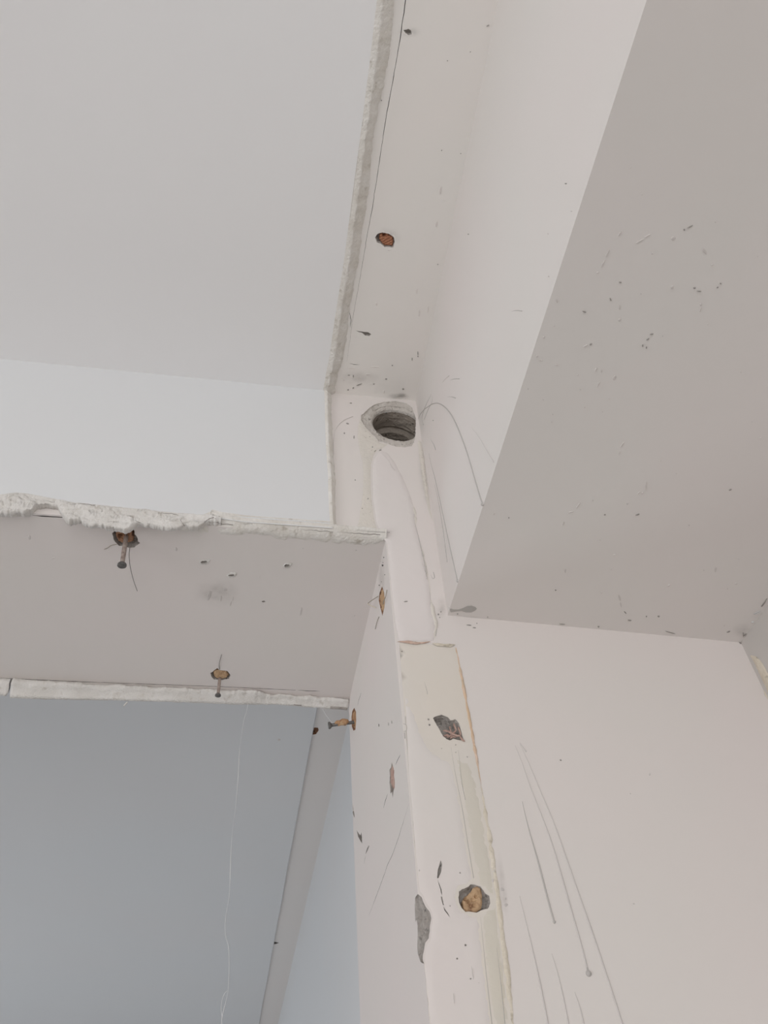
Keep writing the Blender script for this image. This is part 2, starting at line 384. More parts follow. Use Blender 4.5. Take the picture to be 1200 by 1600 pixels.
plug('slim pale wood plug halfway down the doorway reveal', RV, RV.pixs([(611.8,1195),(615,1205),(615.8,1221),(615.4,1229),(612.6,1233),(610,1227),(609.3,1219),(609.2,1205)]), M['wood_pink'], -.0003, .0010, GP, seed=14)
crack(RV, RV.pixs([(638.5,1256),(633,1275),(623,1308),(612,1338),(606,1350),(597,1376),(588,1400),(576,1432)]), .0006, wall_front, seed=8, jit=.0008)
crack(RV, RV.pixs([(625.5,1179),(621,1188),(618,1195)]), .0011, wall_front, seed=9)
crack(RV, RV.pixs([(606,1240),(602,1251),(599,1263)]), .0011, wall_front, seed=10)
crack(RV, RV.pixs([(564.5,1082),(560.5,1094),(558.5,1104)]), .0012, wall_front, seed=11)
cavity('gouge', RV, [(576,1321),(577,1322),(574.5,1328),(572,1334),(571,1334),(573.5,1326)], .004, M['concrete'], wall_front, .001, .0004, .0012, .0001, 15)
crack(RV, RV.pixs([(571.5,1336),(570,1343),(568.8,1352)]), .0012, wall_front, seed=12)
# chips knocked off the far arris of the reveal
cavity('edge_chip', RV, [(550.6,1255),(552.6,1264),(553.6,1272),(554,1278),(551.4,1271),(550.4,1263)], .007, M['concrete'], wall_front, .001, .0006, .0012, .0002, 16)
cavity('edge_chip', RV, [(557.2,1297),(561,1303),(563.4,1305),(564.6,1300),(565.4,1309),(565.8,1318),(562.6,1313),(559.4,1307)], .007, M['concrete'], wall_front, .001, .0006, .0012, .0002, 17)
for k, q in enumerate([(612,1128),(607,1131),(592,1133)]):
    cavity('pock', RV, [(q[0]-.8,q[1]-2.5),(q[0]+.7,q[1]-1),(q[0]+.8,q[1]+2.5),(q[0]-.6,q[1]+2.6)], .002, M['concrete_light'], wall_front, .0006, .0002, .0009, .0001, 40 + k)
for k, (x, y, r) in enumerate([(599.5,871,1.2),(597.6,883.5,1.9),(598.2,879,.8),(601,898,.9),(592.5,914.5,1.3),(596,909,.8),(594.3,877.5,.6)]):
    cavity('pock', RV, [(x-r*.7,y-r*.6),(x+r*.6,y-r*.8),(x+r*.8,y+r*.5),(x-r*.4,y+r*.9)], .003, M['crack'], wall_front, .0006, .0002, .0009, 0, 50 + k)

# ---- front wall: hole bored for a pipe
OUT = W.pixs([(564,649),(565,658),(571,668),(581,677.5),(592.5,690),(603,692.5),(618,697.5),(631,699),(643,697),(647,691),(649.2,679),(649.6,653),(646,643),(644,637),(635,630),(618,627),(600,628),(585,632),(577,637.5),(569,645)])
HC = (0.1482, CAMZ + 0.7355); HR = 0.0275
L = densify(OUT, .0018, .0007, True, 3); W.holes.append(L)
cols = []
for i, p in enumerate(L):
    a = math.atan2(p[1] - HC[1], p[0] - HC[0]); c = []
    q = (HC[0] + HR * math.cos(a), HC[1] + HR * math.sin(a))
    for t, dd in ((0, 0), (.05, -.0012), (.2, -.0018), (.4, -.0020), (.47, -.0022), (.51, -.0042), (.55, -.0026), (.8, -.0030), (.93, -.0042), (1, -.0065)):
        x = p[0] + (q[0] - p[0]) * t; z = p[1] + (q[1] - p[1]) * t
        k = 0 if t in (0, 1) else 1
        if t in (.47, .51, .55): dd = -.0023 - (.0020 * max(0, math.sin(a * 1.0 + .4) + .5 * nz(math.cos(a), math.sin(a), 3, 3)) if t == .51 else 0)
        e = .0011 * (nz(x, z, 1, 130) + .7 * nz(x, z, 4, 380)) * k
        c.append(W.at(x, z, dd + e))
    cols.append(c)
cols.append(cols[0]); v_, f_ = grid(cols)
mesh_obj('hole_rim', v_, [f[::-1] for f in f_], M['rim_plaster'], wall_front, False)
cols = []
deps = [.0065 + .0025 * i for i in range(64)]
for i in range(73):
    a = 2 * PI * i / 72; c = []
    for d in deps:
        st = 0
        for dk_, ds in ((.030, .0022), (.046, .0016), (.060, .0022), (.078, .0020), (.10, .0025)):
            if d > dk_: st -= ds
            if abs(d - dk_) < .002: st += .0022 
        rr = HR + st + .0007 * nz(math.cos(a), math.sin(a), d * 90, 2.0) + .0005 * nz(math.cos(a) * 3, math.sin(a) * 3, d * 300, 1.0)
        c.append(W.at(HC[0] + .02 * (d - .0065) + rr * math.cos(a), HC[1] + rr * math.sin(a), -d))
    cols.append(c)
v_, f_ = grid(cols); b = len(v_); f_ = list(f_)
f_.append([i * len(deps) + len(deps) - 1 for i in range(72)])
bore = mesh_obj('bored_pipe_hole', v_, f_, M['bore'], wall_front, False)
bore['label'] = 'round pipe hole bored through the plaster, grey concrete inside'

# ---- front wall: cream panel with cavities and plugs
cavity('plug_hole', W, [(676,1122),(682,1119),(690,1117),(700,1121),(704,1126),(711,1124),(717,1130),(720,1140),(722,1150),(725,1158),(717,1157),(708,1155),(702,1158),(692,1151),(687,1142),(681,1131)], .008, M['concrete'], wall_front, .002, .0014, .0014, .0006, 18)
cavity('plug_hole', W, [(716,1402),(717,1393),(722,1390),(730,1387),(735,1382),(742,1383),(750,1385),(757,1394),(764,1401),(766,1412),(762,1420),(754,1422),(745,1426),(735,1425),(727,1425),(721,1419),(717,1410)], .0045, M['concrete'], wall_front, .0020, .0022, .0011, .0005, 19)
nt = lambda x, y, r, d: (*W.pix(x, y), r, d)
plug('squarish light tan wood plug low on the cream paint strip', W, W.pixs([(727,1401),(732,1397),(736,1393),(739,1388),(745,1384.5),(751.5,1388),(753.5,1397),(753.5,1410),(752,1420),(744,1424.5),(727,1424.5),(723.5,1416),(722.5,1408)]), M['wood_tan'], .0006, .0016, GP, rscale=140, seed=20,
     notch=[nt(733,1408,.0018,.0025), nt(739,1406,.0016,.0022), nt(743,1401,.0014,.002), nt(736,1415,.0013,.0016), nt(741,1415,.0012,.0014), nt(729,1404,.0022,.003)])
CRK = [[(688,1345),(690.5,1351),(689,1363),(685.5,1372),(682.6,1373),(684,1359)], [(688,1402),(690.5,1402),(693.8,1415),(691.6,1415.5)]]
for k, q in enumerate(CRK):
    cavity('crack_pit', W, q, .003, M['concrete_light'], wall_front, .0012, .0005, .0011, .0003, 60 + k)
crack(W, W.pixs([(683.2,1375),(686,1383),(688.5,1390),(690.2,1400)]), .0009, wall_front, seed=13, step=.002, depth=.0015, mat=M['concrete'])
crack(W, W.pixs([(692.8,1417.5),(695,1423),(699,1428),(702.5,1434)]), .0010, wall_front, seed=14, step=.002, depth=.0015, mat=M['concrete'])
for k, (x, y, r) in enumerate([(669.5,1124.5,1.7),(671,1133,1.8),(727,1477.5,1.9),(714,1498.5,1.6),(690,1170,.9),(718.5,1364.5,1.2),(703,1416,1.1),(735,1530,1.3),(748,1536,.8),(712,1176,1.0),(730,1183,1.2)]):
    cavity('pock', W, [(x-r,y-r*.5),(x,y-r),(x+r,y-r*.2),(x+r*.6,y+r*.8),(x-r*.5,y+r)], .0022, M['concrete_light'], wall_front, .0007, .0002, .0009, 0, 70 + k)

# ---- chip on the arris between front wall and reveal
zt, zb_ = W.pix(652, 1397)[1], W.pix(658, 1506)[1]
chipW = [(653,1397),(659,1402),(664,1415),(671,1424),(674,1435),(671.5,1450),(670,1466),(664.5,1473),(662.5,1485),(660.5,1500),(659,1507)]
chipR = [(650.6,1397),(648.6,1404),(648.2,1420),(649,1441),(650.4,1436.5),(652.4,1445),(652.6,1462),(652,1478),(652.8,1490),(656,1500),(659,1507)]
cw = [W.pix(*p) for p in chipW]; cr = [RV.pix(*p) for p in chipR]
cw = [(XR, zt)] + densify(cw, .002, .0005, False, 3)[1:-1] + [(XR, zb_)]
cr = [(YW, zt)] + [(max(YW + .0008, a), b) for a, b in densify(cr, .002, .0004, False, 5)[1:-1]] + [(YW, zb_)]
def samp(P, k): i = k * (len(P) - 1); j = min(len(P) - 2, int(i)); t = i - j; return (P[j][0] + (P[j+1][0] - P[j][0]) * t, P[j][1] + (P[j+1][1] - P[j][1]) * t)
cols = []; NK = 60
cw2 = [samp(cw, k / NK) for k in range(NK + 1)]; cr2 = [samp(cr, k / NK) for k in range(NK + 1)]
for (xa, za), (yb, zb2) in zip(cw2, cr2):
    A = Vector((xa, YW, za)); B = Vector((XR, yb, zb2)); c = []
    for j in range(13):
        t = j / 12; p = A.lerp(B, t); corner = Vector((XR, YW, p.z))
        # follow the knocked-back arris, a little inside both faces
        bow = 4 * t * (1 - t); p = p + (corner - p) * .45 * bow
        k = sstep(min(t, 1 - t) / .2)
        p = p + Vector((1, 1, 0)) * (.0018 + .0012 * nz(p.x, p.z, p.y, 160) + .0008 * nz(p.x, p.z, p.y, 420)) * k
        c.append(p)
    cols.append(c)
v_, f_ = grid(cols)
chip = mesh_obj('corner_chip', v_, f_, M['concrete'], wall_front, False); chip['label'] = 'bare grey concrete where the wall corner is chipped away'

# ---- hall ceiling
cavity('plug_hole', HP, [(485.5,1146),(487,1140),(492,1136.5),(497,1137),(498,1141),(494,1147),(488,1148)], .006, M['wood_brown'], ceiling_hall, .002, .0012, .0016, .0005, 21)
cavity('gouge', HP, [(425,1472),(429,1471.5),(436,1473),(431,1475),(426,1475.5)], .006, M['crack'], ceiling_hall, .002, .0005, .003, 0, 22)
cavity('gouge', HP, [(406,1553),(409,1551),(410.5,1555),(408,1557.5)], .004, M['concrete'], ceiling_hall, .002, .0005, .003, 0, 23)

# ================================================================== structure meshes
yfar = lambda x: YR + .0346 * (x - XR)
XD = -0.80; XL = -2.9; YB = -3.2
vs, fs = [], []
outW = [(XR, 0.0), (0.46, 0.0), (0.46, ZC + .02), (XL, ZC + .02), (XL, 0.0), (XD, 0.0), (XD, ZS), (XR, ZS)] + cw2
planar(W, outW, W.holes, vs, fs)
planar(S, [(XD, YW), (XR, YW), (XR, YR), (XD, yfar(XD))], S.holes, vs, fs)
planar(RV, [(YW, ZS), (YR, ZS), (YR, 0.0), (YW, 0.0)] + cr2[::-1], RV.holes, vs, fs)
b = len(vs)      # other side of the opening and the hall side of the wall
for p in ((XD, YW, 0), (XD, yfar(XD), 0), (XD, yfar(XD), ZS), (XD, YW, ZS), (XL, yfar(XL), 0), (XL, yfar(XL), ZC), (XD, yfar(XD), ZC), (XR, YR, ZC), (XR, YR, ZS), (XR, YR, 0), (.46, yfar(.46), 0), (.46, yfar(.46), ZC)): vs.append(Vector(p))
fs += [[b, b+1, b+2, b+3], [b+4, b+1, b+2, b+6, b+5], [b+2, b+8, b+7, b+6], [b+9, b+10, b+11, b+7, b+8]]
def fill(o, vs, fs):
    me = o.data; me.clear_geometry(); me.from_pydata([tuple(v) for v in vs], [], fs); me.update()
fill(wall_front, vs, fs)

vs, fs = [], []
planar(CP, [(XL, YB), (0.46, YB), (0.46, YW + .02), (XL, YW + .02)], CP.holes, vs, fs)
slab(vs, fs, XL, .46, YB, YW + .02, ZC + .02, ZC + .06, '')
fill(ceiling, vs, fs)
vs, fs = [], []
planar(HP, [(-2.0, .70), (0.30, .70), (0.30, 4.6), (-2.0, 4.6)], HP.holes, vs, fs)
slab(vs, fs, -2.0, .30, .70, 4.6, ZC + .03, ZC + .06, '')
fill(ceiling_hall, vs, fs)

# beam: ruled surfaces, as uneven as the plasterer left them
ZBf, ZBr = CAMZ + .4600, CAMZ + .4475
def beam_top(y): return .1722 + .0163 * (y - YW)
def beam_bot(y): return .1712 + .0010 * (y - YW)
cols = []
ys = [YB + (YW + .01 - YB) * (i / 60) for i in range(61)]
for y in ys:
    xt, xb = beam_top(y), beam_bot(y); c = []
    for j in range(13): t = j / 12; c.append(Vector((xt + (xb - xt) * t, y, ZC + .01 + (ZBf - ZC - .01) * t)))
    for j in range(1, 13): t = j / 12; c.append(Vector((xb + (.46 - xb) * t, y, ZBf + (ZBr - ZBf) * t * (.46 - xb) / (XW - .1712))))
    cols.append(c)
v_, f_ = grid(cols)
beam = mesh_obj('ceiling_beam', v_, f_, M['paint_beam']); tag(beam, 'wide boxed beam running along the ceiling, scuffed on its underside', 'beam', None, 'structure')

material('paint_side_shaded', (0.60, 0.565, 0.54), (0.57, 0.545, 0.52), 20, 0.75, 0.1, 90)  # side wall paint darkened so its colour holds the corner's shade
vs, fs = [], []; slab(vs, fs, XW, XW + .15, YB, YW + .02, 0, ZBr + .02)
wall_right = tag(mesh_obj('wall_right', vs, fs, M['paint_side_shaded']), 'off-white side wall under the beam at the right edge', 'wall', None, 'structure')
# left and back walls, each with a window opening
def wall_with_window(name, plane, outer, win, mat, label, thick):
    vs, fs = [], []; planar(plane, outer, [win], vs, fs); planar(plane, outer, [win], vs, fs, -thick)
    n = len(win)
    for i in range(n):
        a, c = win[i], win[(i + 1) % n]; b = len(vs)
        vs += [plane.at(*a), plane.at(*c), plane.at(*c, -thick), plane.at(*a, -thick)]; fs.append([b, b+1, b+2, b+3])
    return tag(mesh_obj(name, vs, fs, mat), label, 'wall', None, 'structure')
def window_unit(name, plane, win, label):
    vs, fs = [], []; (x0, z0), (x1, z1) = win[0], win[2]; f = .05
    r = [(x0, z0), (x1, z0), (x1, z1), (x0, z1)]; m = (x0 + x1) / 2
    h1 = [(x0+f, z0+f), (m-f/2, z0+f), (m-f/2, z1-f), (x0+f, z1-f)]; h2 = [(m+f/2, z0+f), (x1-f, z0+f), (x1-f, z1-f), (m+f/2, z1-f)]
    planar(plane, r, [h1, h2], vs, fs, -.01); planar(plane, r, [h1, h2], vs, fs, -.05)
    for Lp in (r, h1, h2):
        for i in range(4):
            a, c = Lp[i], Lp[(i + 1) % 4]; b = len(vs)
            vs += [plane.at(*a, -.01), plane.at(*c, -.01), plane.at(*c, -.05), plane.at(*a, -.05)]; fs.append([b, b+1, b+2, b+3])
    return tag(mesh_obj(name, vs, fs, M['window_frame']), label, 'window', None, 'structure')
PB = Plane((0, YB, 0), X_, Z_, Y_); PL = Plane((XL, 0, 0), Y_, Z_, X_); PHL = Plane((-1.9, 0, 0), Y_, Z_, X_)
wb = [(-1.65, .05), (.35, .05), (.35, 2.25), (-1.65, 2.25)]; wl = [(-2.4, .05), (-.6, .05), (-.6, 2.25), (-2.4, 2.25)]; wh = [(1.6, .05), (3.0, .05), (3.0, 2.25), (1.6, 2.25)]
wall_with_window('wall_back', PB, [(XL, 0), (.46, 0), (.46, ZC), (XL, ZC)], wb, M['paint_wall'], 'off-white wall with a window behind the viewer', .06)
wall_with_window('wall_left', PL, [(YB, 0), (YW, 0), (YW, ZC), (YB, ZC)], wl, M['paint_wall'], 'off-white wall with a window on the left', .06)
window_unit('window_1', PB, wb, 'white framed window in the back wall')
window_unit('window_2', PL, wl, 'white framed window in the left wall')
wall_with_window('wall_hall_left', PHL, [(.75, 0), (4.5, 0), (4.5, ZC), (.75, ZC)], wh, M['paint_hall'], 'pale blue hall wall with a window', .06)
window_unit('window_3', PHL, wh, 'white framed window of the hall')
vs, fs = [], []; slab(vs, fs, XH, XH + .1, .75, 4.5, 0, ZC + .02)
wall_hall_right = tag(mesh_obj('wall_hall_right', vs, fs, M['paint_hall']), 'pale blue wall of the hall beyond the doorway', 'wall', None, 'structure')
vs, fs = [], []; slab(vs, fs, -2.0, XH + .1, 4.5, 4.6, 0, ZC + .02)
tag(mesh_obj('wall_hall_back', vs, fs, M['paint_hall']), 'pale blue end wall of the hall', 'wall', None, 'structure')
vs, fs = [], []; slab(vs, fs, XL - .06, XW + .15, YB - .06, 4.6, -.05, 0)
tag(mesh_obj('floor', vs, fs, M['floor_tile']), 'plain beige floor running through the doorway', 'floor', None, 'structure')

# ================================================================== skim coats and their broken edges
# ceiling skim coat left of the strip
def ce(t):   # crest of the broken edge, photo pixels along the ceiling, y = 612 .. -60
    return lerp_tab([(-60, 608), (0, 598), (100, 586), (200, 573), (300, 559), (400, 546), (500, 530), (560, 521), (590, 515), (614, 511)], t)
crest = []
y = -400.0
while y < 614:
    if y < -60: x = 608 - (y + 60) * .14
    else: x = ce(y)
    crest.append(CL.pix(x, y)); y += 4
crest.insert(0, (crest[0][0] - .004, YB))
xe = CL.pix(510.5, 613)
crest.append((xe[0], YW))
skimpoly = [(XL, YW)] + [(XL, crest[0][1])] + [(a - .004, b) for a, b in crest]
vs, fs = [], []; planar(CL, skimpoly, [], vs, fs)
sk = mesh_obj('skim_coat', vs, fs, M['skim_ceiling'], ceiling); sk['label'] = 'smooth pale grey skim coat on the ceiling left of the strip'
cols = []
for i, (a, b) in enumerate(densify(crest, .0022, 0, False)):
    wv = .0010 * nz(b, 0, 3, 70) + .0006 * nz(b, 1, 3, 260)
    wd = .0102 + .0042 * nz(b, 2, 1, 14) + .0022 * nz(b, 5, 1, 60) + .0014 * nz(b, 5, 1, 180)
    c = [CL.at(a - .0065, b, -.0004), CL.at(a - .0025, b, .0005)]
    lip = .0011 + .0010 * nz(b, 7, 2, 60) + .0006 * nz(b, 4, 2, 300)
    for t, h in ((0, lip), (.10, lip * .9), (.22, -.0005), (.4, -.0018), (.6, -.0030), (.8, -.0042), (1, -LAY - .0006)):
        x = a + wv + wd * t; e = 0 if t in (0, 1) else .0013 * nz(x, b, 5, 150) + .0011 * nz(x, b, 9, 520)
        c.append(CL.at(x, b, h + e))
    cols.append(c)
v_, f_ = grid(cols)
mesh_obj('broken_plaster_edge', v_, [f[::-1] for f in f_], M['plaster_edge'], ceiling, True)

# wall skim coat above the doorway, left of the strip
edge = []
z = ZC
pts = [(510.5,613),(511.5,640),(512,660),(513,690),(515,720),(517,745),(517.5,770),(518.5,795),(520,815),(520.5,824)]
edge = WL.pixs(pts)
edge[0] = (edge[0][0], ZC)
lipx = [(-60,770),(0,774.5),(25,771),(45,773),(80,781),(110,786),(150,790),(200,795),(250,801),(300,805),(330,808),(345,812),(380,817),(420,820),(480,824),(520,827),(560,830),(602,833)]
lip = [WL.pix(x, lerp_tab(lipx, x) + (1 if 50 < x < 110 else 7 if x < 335 else -1.5)) for x in range(-60, 521, 5)]
poly = [(XL, ZC)] + [(XL, lip[0][1])] + lip + [(a, b) for a, b in reversed(edge)]
vs, fs = [], []; planar(WL, poly, [], vs, fs)
sw = mesh_obj('skim_coat', vs, fs, M['skim_wall'], wall_front); sw['label'] = 'smooth white skim coat on the wall above the doorway'
cols = []
for i, (a, b) in enumerate(densify(edge, .002, 0, False)):
    wv = .0005 * nz(b, 0, 3, 70); wd = .0058 + .0015 * nz(b, 2, 1, 40) + .0008 * nz(b, 5, 1, 200)
    if b < WL.pix(517, 760)[1] + .01: wd *= .8
    c = [WL.at(a - .004, b, -.0004), WL.at(a - .0012, b, .0005)]
    for t, h in ((0, .0008), (.12, .0006), (.3, -.001), (.55, -.0025), (.8, -.0042), (1, -LAY - .0006)):
        x = a + wv + wd * t; e = 0 if t in (0, 1) else .0007 * nz(x, b, 5, 240) + .0004 * nz(x, b, 9, 620)
        c.append(WL.at(x, b, h + e))
    cols.append(c)
v_, f_ = grid(cols)
mesh_obj('broken_plaster_edge', v_, f_, M['plaster_edge'], wall_front, True)

# ragged plaster hanging over the front edge of the soffit
botx = [(-60,798),(0,799),(18,800),(30,801),(42,799),(50,801),(57,797),(62,790),(70,788),(82,788),(93,790),(99,797),(104,803),(112,811),(117,815),(124,814),(132,811),(140,816),(150,819),(165,818),(175,822),(190,825),(205,827),(213,821),(222,814),(232,818),(250,821),(268,824),(280,823),(290,819),(294,818),(300,823),(312,822),(318,818),(325,815),(335,813.5),(346,813.5)]
WH = Plane((0, YW - .0060, 0), X_, Z_, -Y_)
def flake(x, z):
    """smooth lumps in drawn-out horizontal layers, parted by a few cracks"""
    q = 1.2 * nz(x * .8, z * 2.0, 2, 45) + .45 * nz(x * .7, z * 2.4, 8, 110)
    st = math.floor(q * 2.2) / 2.2; fr = q * 2.2 - math.floor(q * 2.2)
    return .0030 * (st + sstep(fr / .35) / 2.2) + .0009 * nz(x, z * 1.5, 6, 210) - .0020 * math.exp(-(fr / .08) ** 2)
cols = []; CUT = 346; NR = 22
X60 = WL.pix(-60, 767)                      # the plaster goes on to the far jamb, left of the picture
xs_ = [XD + .002 + i * .0016 for i in range(int((X60[0] - XD - .003) / .0016))]
for x in xs_ + [-60 + i for i in range(CUT + 61)]:
    if isinstance(x, float): zt_ = (x, X60[1]); zb0 = (x, ZS + .001 - .006 * max(-.3, nz(x, 0, 4, 22)) - .002 * nz(x, 3, 4, 90))
    else: zt_ = WL.pix(x, lerp_tab(lipx, x) - 3); zb0 = WH.pix(x, lerp_tab(botx, x) + 1.6 * nz(x, 0, 0, .25) + 1.0 * nz(x, 4, 0, .7))
    X = zt_[0]; H = max(.0012, zt_[1] - zb0[1]); c = []
    big = .0022 + .0016 * nz(X, 1, 1, 28)
    for j in range(NR + 1):
        t = j / NR; z = zt_[1] - H * t
        h = -.0004 + big * sstep(t / .3) * (1 - .6 * sstep((t - .5) / .5)); e = flake(X, z) * sstep(t / .2)
        c.append(Vector((X, YW - LAY - max(h + e, -.0004 + .0009 * sstep(t / .1)), z + .0006 * nz(X, z, 1, 300) * sstep(t / .2))))
    zl = c[-1].z
    for yy, up in ((YW - LAY + .001, -.0006), (YW - LAY + .0035, -.0002), (YW - .0005, .0006), (YW + .0015, .0018)): c.append(Vector((X, yy + .0010 * nz(X, yy, 7, 140), zl + up + .0022 * nz(X * .5, yy * 2, 3, 90) + .0009 * nz(X, yy, 9, 260))))
    c.append(Vector((X, YW + .006, max(zl + .004, ZS + .001)))); c.append(Vector((X, YW + .008, ZS + .004)))
    cols.append(c)
v_, f_ = grid(cols)
rp = mesh_obj('ragged_plaster', v_, [f[::-1] for f in f_], M['plaster_white'], wall_front, True); rp['label'] = 'ragged lumps of white plaster hanging over the doorway edge'
# thinner lip of plaster sloping under the right half of the edge
botf = [(284,829),(295,832),(310,833),(340,834),(350,837),(362,836),(375,838),(392,834),(405,836),(425,840),(447,846),(455,842),(480,845),(500,847),(520,850),(545,851),(570,853),(590,851.5),(600,845),(603,842)]
cols = []; x = 284.0
while x <= 603:
    yl = lerp_tab(lipx, x); top = W.pix(x, yl - 2); c = []
    if x < 330: yl = lerp_tab([(284, 824), (300, 821), (330, 809)], x); top = W.pix(x, yl)
    bt = S.pix(x, lerp_tab(botf, x) + .8 * nz(x, 3, 0, .3)); X = top[0]; zt_ = top[1]
    fold = .004 if x < 520 else .004 - .002 * sstep((x - 520) / 80)
    nose = Vector((X, YW - LAY - fold * .6, min(zt_ - .002, W.pix(x, yl + 2)[1]))); foot = Vector((X, max(bt[1], YW + .002), ZS + .0004))
    c = [Vector((X, YW - LAY + .0004 if x < 521 else YW - .0002, zt_ + .003)), Vector((X, YW - LAY - .001 if x < 521 else YW - .003, zt_ + .0008)), Vector((X, YW - LAY + (.0035 * sstep((x - 365) / 20) * (.55 + .9 * nz(X, 1, 9, 45))), zt_ - .0006)), nose]
    for t in (.12, .3, .5, .7, .88):
        p = nose.lerp(foot, t); p.z -= .0035 * math.sin(PI * t) ; p += Vector((0, 1, -1)) * (.0008 * nz(p.x, p.y, 3, 160) + .0005 * nz(p.x, p.y, 3, 480))
        c.append(p)
    c += [foot, foot + Vector((0, .001, .003))]
    cols.append(c); x += 1.5
v_, f_ = grid(cols)
lp = mesh_obj('plaster_lip', v_, [f[::-1] for f in f_], M['plaster_edge'], wall_front, True); lp['label'] = 'grey plaster lip curling under the right end of the doorway edge'

# bead of thick plaster along the back edge of the soffit
def bead(x0, x1, topx, botx_, front, seed, label, cap0=True):
    cols = []; x = x0
    while x <= x1:
        k = min(1, (x - x0) / 3 + .25, (x1 - x) / 4 + .25)
        tp = S.pix(x, lerp_tab(topx, x) + .8 * nz(x, seed, 0, .22)); X = tp[0]; y1 = yfar(X) + .001; y0 = min(tp[1], y1 - .006)
        if X < XD + .002: x += 1.4; continue
        zb1 = min(Plane((0, y1, 0), X_, Z_, -Y_).pix(x, lerp_tab(botx_, x))[1], ZS - .007)
        H = (ZS - zb1) * (.55 + .45 * k); zb1 = ZS - H; bu = front * k * (1 + .5 * nz(X, seed, 2, 35))
        prof = [Vector((X, y0 + .001, ZS + .001)), Vector((X, y0 - bu * .6, ZS - H * .10)), Vector((X, y0 - bu, ZS - H * .24)), Vector((X, y0 - bu * .9, ZS - H * .38)),
                Vector((X, y0 - bu * .2, ZS - H * .48)), Vector((X, y0 + .002, ZS - H * .58)), Vector((X, y0 + (y1 - y0) * .7, ZS - H * .82)), Vector((X, y1, zb1)), Vector((X, y1 + .001, zb1 + .002)), Vector((X, y1 - .001, ZS + .002))]
        for j in range(1, 8):
            a = 1.0 if j < 5 else .35
            p = prof[j]; q = noise.noise_vector(Vector((p.x * 70, p.y * 160, p.z * 160 + seed))) * .0022 + noise.noise_vector(Vector((p.x * 260, p.y * 380, p.z * 380))) * .0009
            prof[j] = prof[j] + Vector((q.x * .4, q.y, q.z * .8)) * a
        cols.append(prof); x += 1.4
    v_, f_ = grid(cols); n = len(cols[0])
    f_ += [list(range(n))[::-1], [(len(cols) - 1) * n + j for j in range(n)]]
    o = mesh_obj('plaster_bead', v_, f_, M['plaster_white'], wall_front, True); o['label'] = label; return o
bd1 = bead(22, 424, [(22,1070),(60,1069.5),(120,1071),(200,1073),(280,1075),(330,1077.5),(400,1080),(412,1083),(424,1089)],
     [(22,1091),(60,1092.5),(180,1094.5),(300,1098),(380,1101.5),(424,1101)], .0038, 1.0, 'long thick bead of white plaster along the back of the soffit')
bd2 = bead(414, 545, [(414,1089),(450,1088),(480,1088),(510,1090),(535,1093),(545,1097)], [(414,1101),(450,1102),(480,1105),(510,1107.5),(545,1108.5)], .0030, 2.0, 'shorter bead of white plaster ending at the reveal')
bead(-1000, 20, [(-1000,999),(-60,1064),(0,1065),(20,1069)], [(-1000,1010),(-60,1081),(0,1086),(20,1088)], .0015, 3.0, 'thin grey end of the plaster bead at the left')

# hall ceiling skim
vs, fs = [], []
hl = [HP.pix(x, y) for x, y in ((487,1135),(483,1160),(470,1232),(455,1312),(440,1396),(424,1490),(405,1600))]
hx = .1228
def hall_edge(y): return hx + .0015 * nz(y, 0, 0, 6)
ly = [.78 + i * .03 for i in range(125)]
HL = Plane((0, 0, ZC - .004), X_, Y_, -Z_)
planar(HL, [(-1.9, .78)] + [(hall_edge(y), y) for y in ly] + [(-1.9, ly[-1])], [], vs, fs)
b0 = len(vs)
for y in ly: vs += [Vector((hall_edge(y), y, ZC - .004)), Vector((hall_edge(y) + .002, y, ZC + .0005))]
for i in range(len(ly) - 1): fs.append([b0 + 2*i, b0 + 2*i + 1, b0 + 2*i + 3, b0 + 2*i + 2])
hs = mesh_obj('skim_coat', vs, fs, M['paint_hall'], ceiling_hall); hs['label'] = 'blue-grey skim coat on the hall ceiling'

# ================================================================== paint skins on the front wall strip
sp = relief('plaster_smear', W, W.pixs([(563,652),(566,661),(574,672),(583,681),(593,692),(606,694.5),(601,698),(596,701),(590,702),(583,713),(579.5,726),(579,745),(580,775),(583,800),(586,818),(590,829),(556,829),(561,812),(564,795),(567,770),(568,740),(567,722),(563,708),(559.5,690),(559,668)]), .0004, .0015, .0028, M['smear'], wall_front, .0003, 260, .0006, seed=2)
sp['label'] = 'rough beige smear running down from the pipe hole'
nw = relief('skim_patch', W, W.pixs([(590,708),(597,705),(605,708),(616,722),(628,745),(640,772),(647,797),(649,822),(654,840),(660,862),(666,890),(670,915),(673,945),(677,965),(680.5,977),(679,990),(677,1001),(623.5,1001.5),(618,975),(611,915),(605.5,850),(595,835),(588,815),(583,780),(582,740),(584,720)]), .0011, .0012, .0035, M['paint_patch'], wall_front, .0002, 120, .0004, seed=3)
nw['label'] = 'smooth skim patch on the wall strip beneath the pipe hole'
cp = relief('old_paint_strip', W, W.pixs([(623.8,1005),(660,1005.5),(690,1009),(711,1011),(716,1030),(726,1085),(740,1165),(752,1235),(764,1310),(775,1390),(786,1470),(800,1580),(812,1680),(686,1680),(672,1600),(663,1512),(664.5,1487),(667,1476),(672.5,1469),(674,1450),(676.5,1435),(673,1421.5),(666,1412),(661,1399),(655,1393),(648.5,1330),(640,1220),(630,1090)]), .0003, .001, .006, M['cream_paint'], wall_front, .0001, 100, 0, seed=4)
cp['label'] = 'old cream paint strip where a frame once stood'
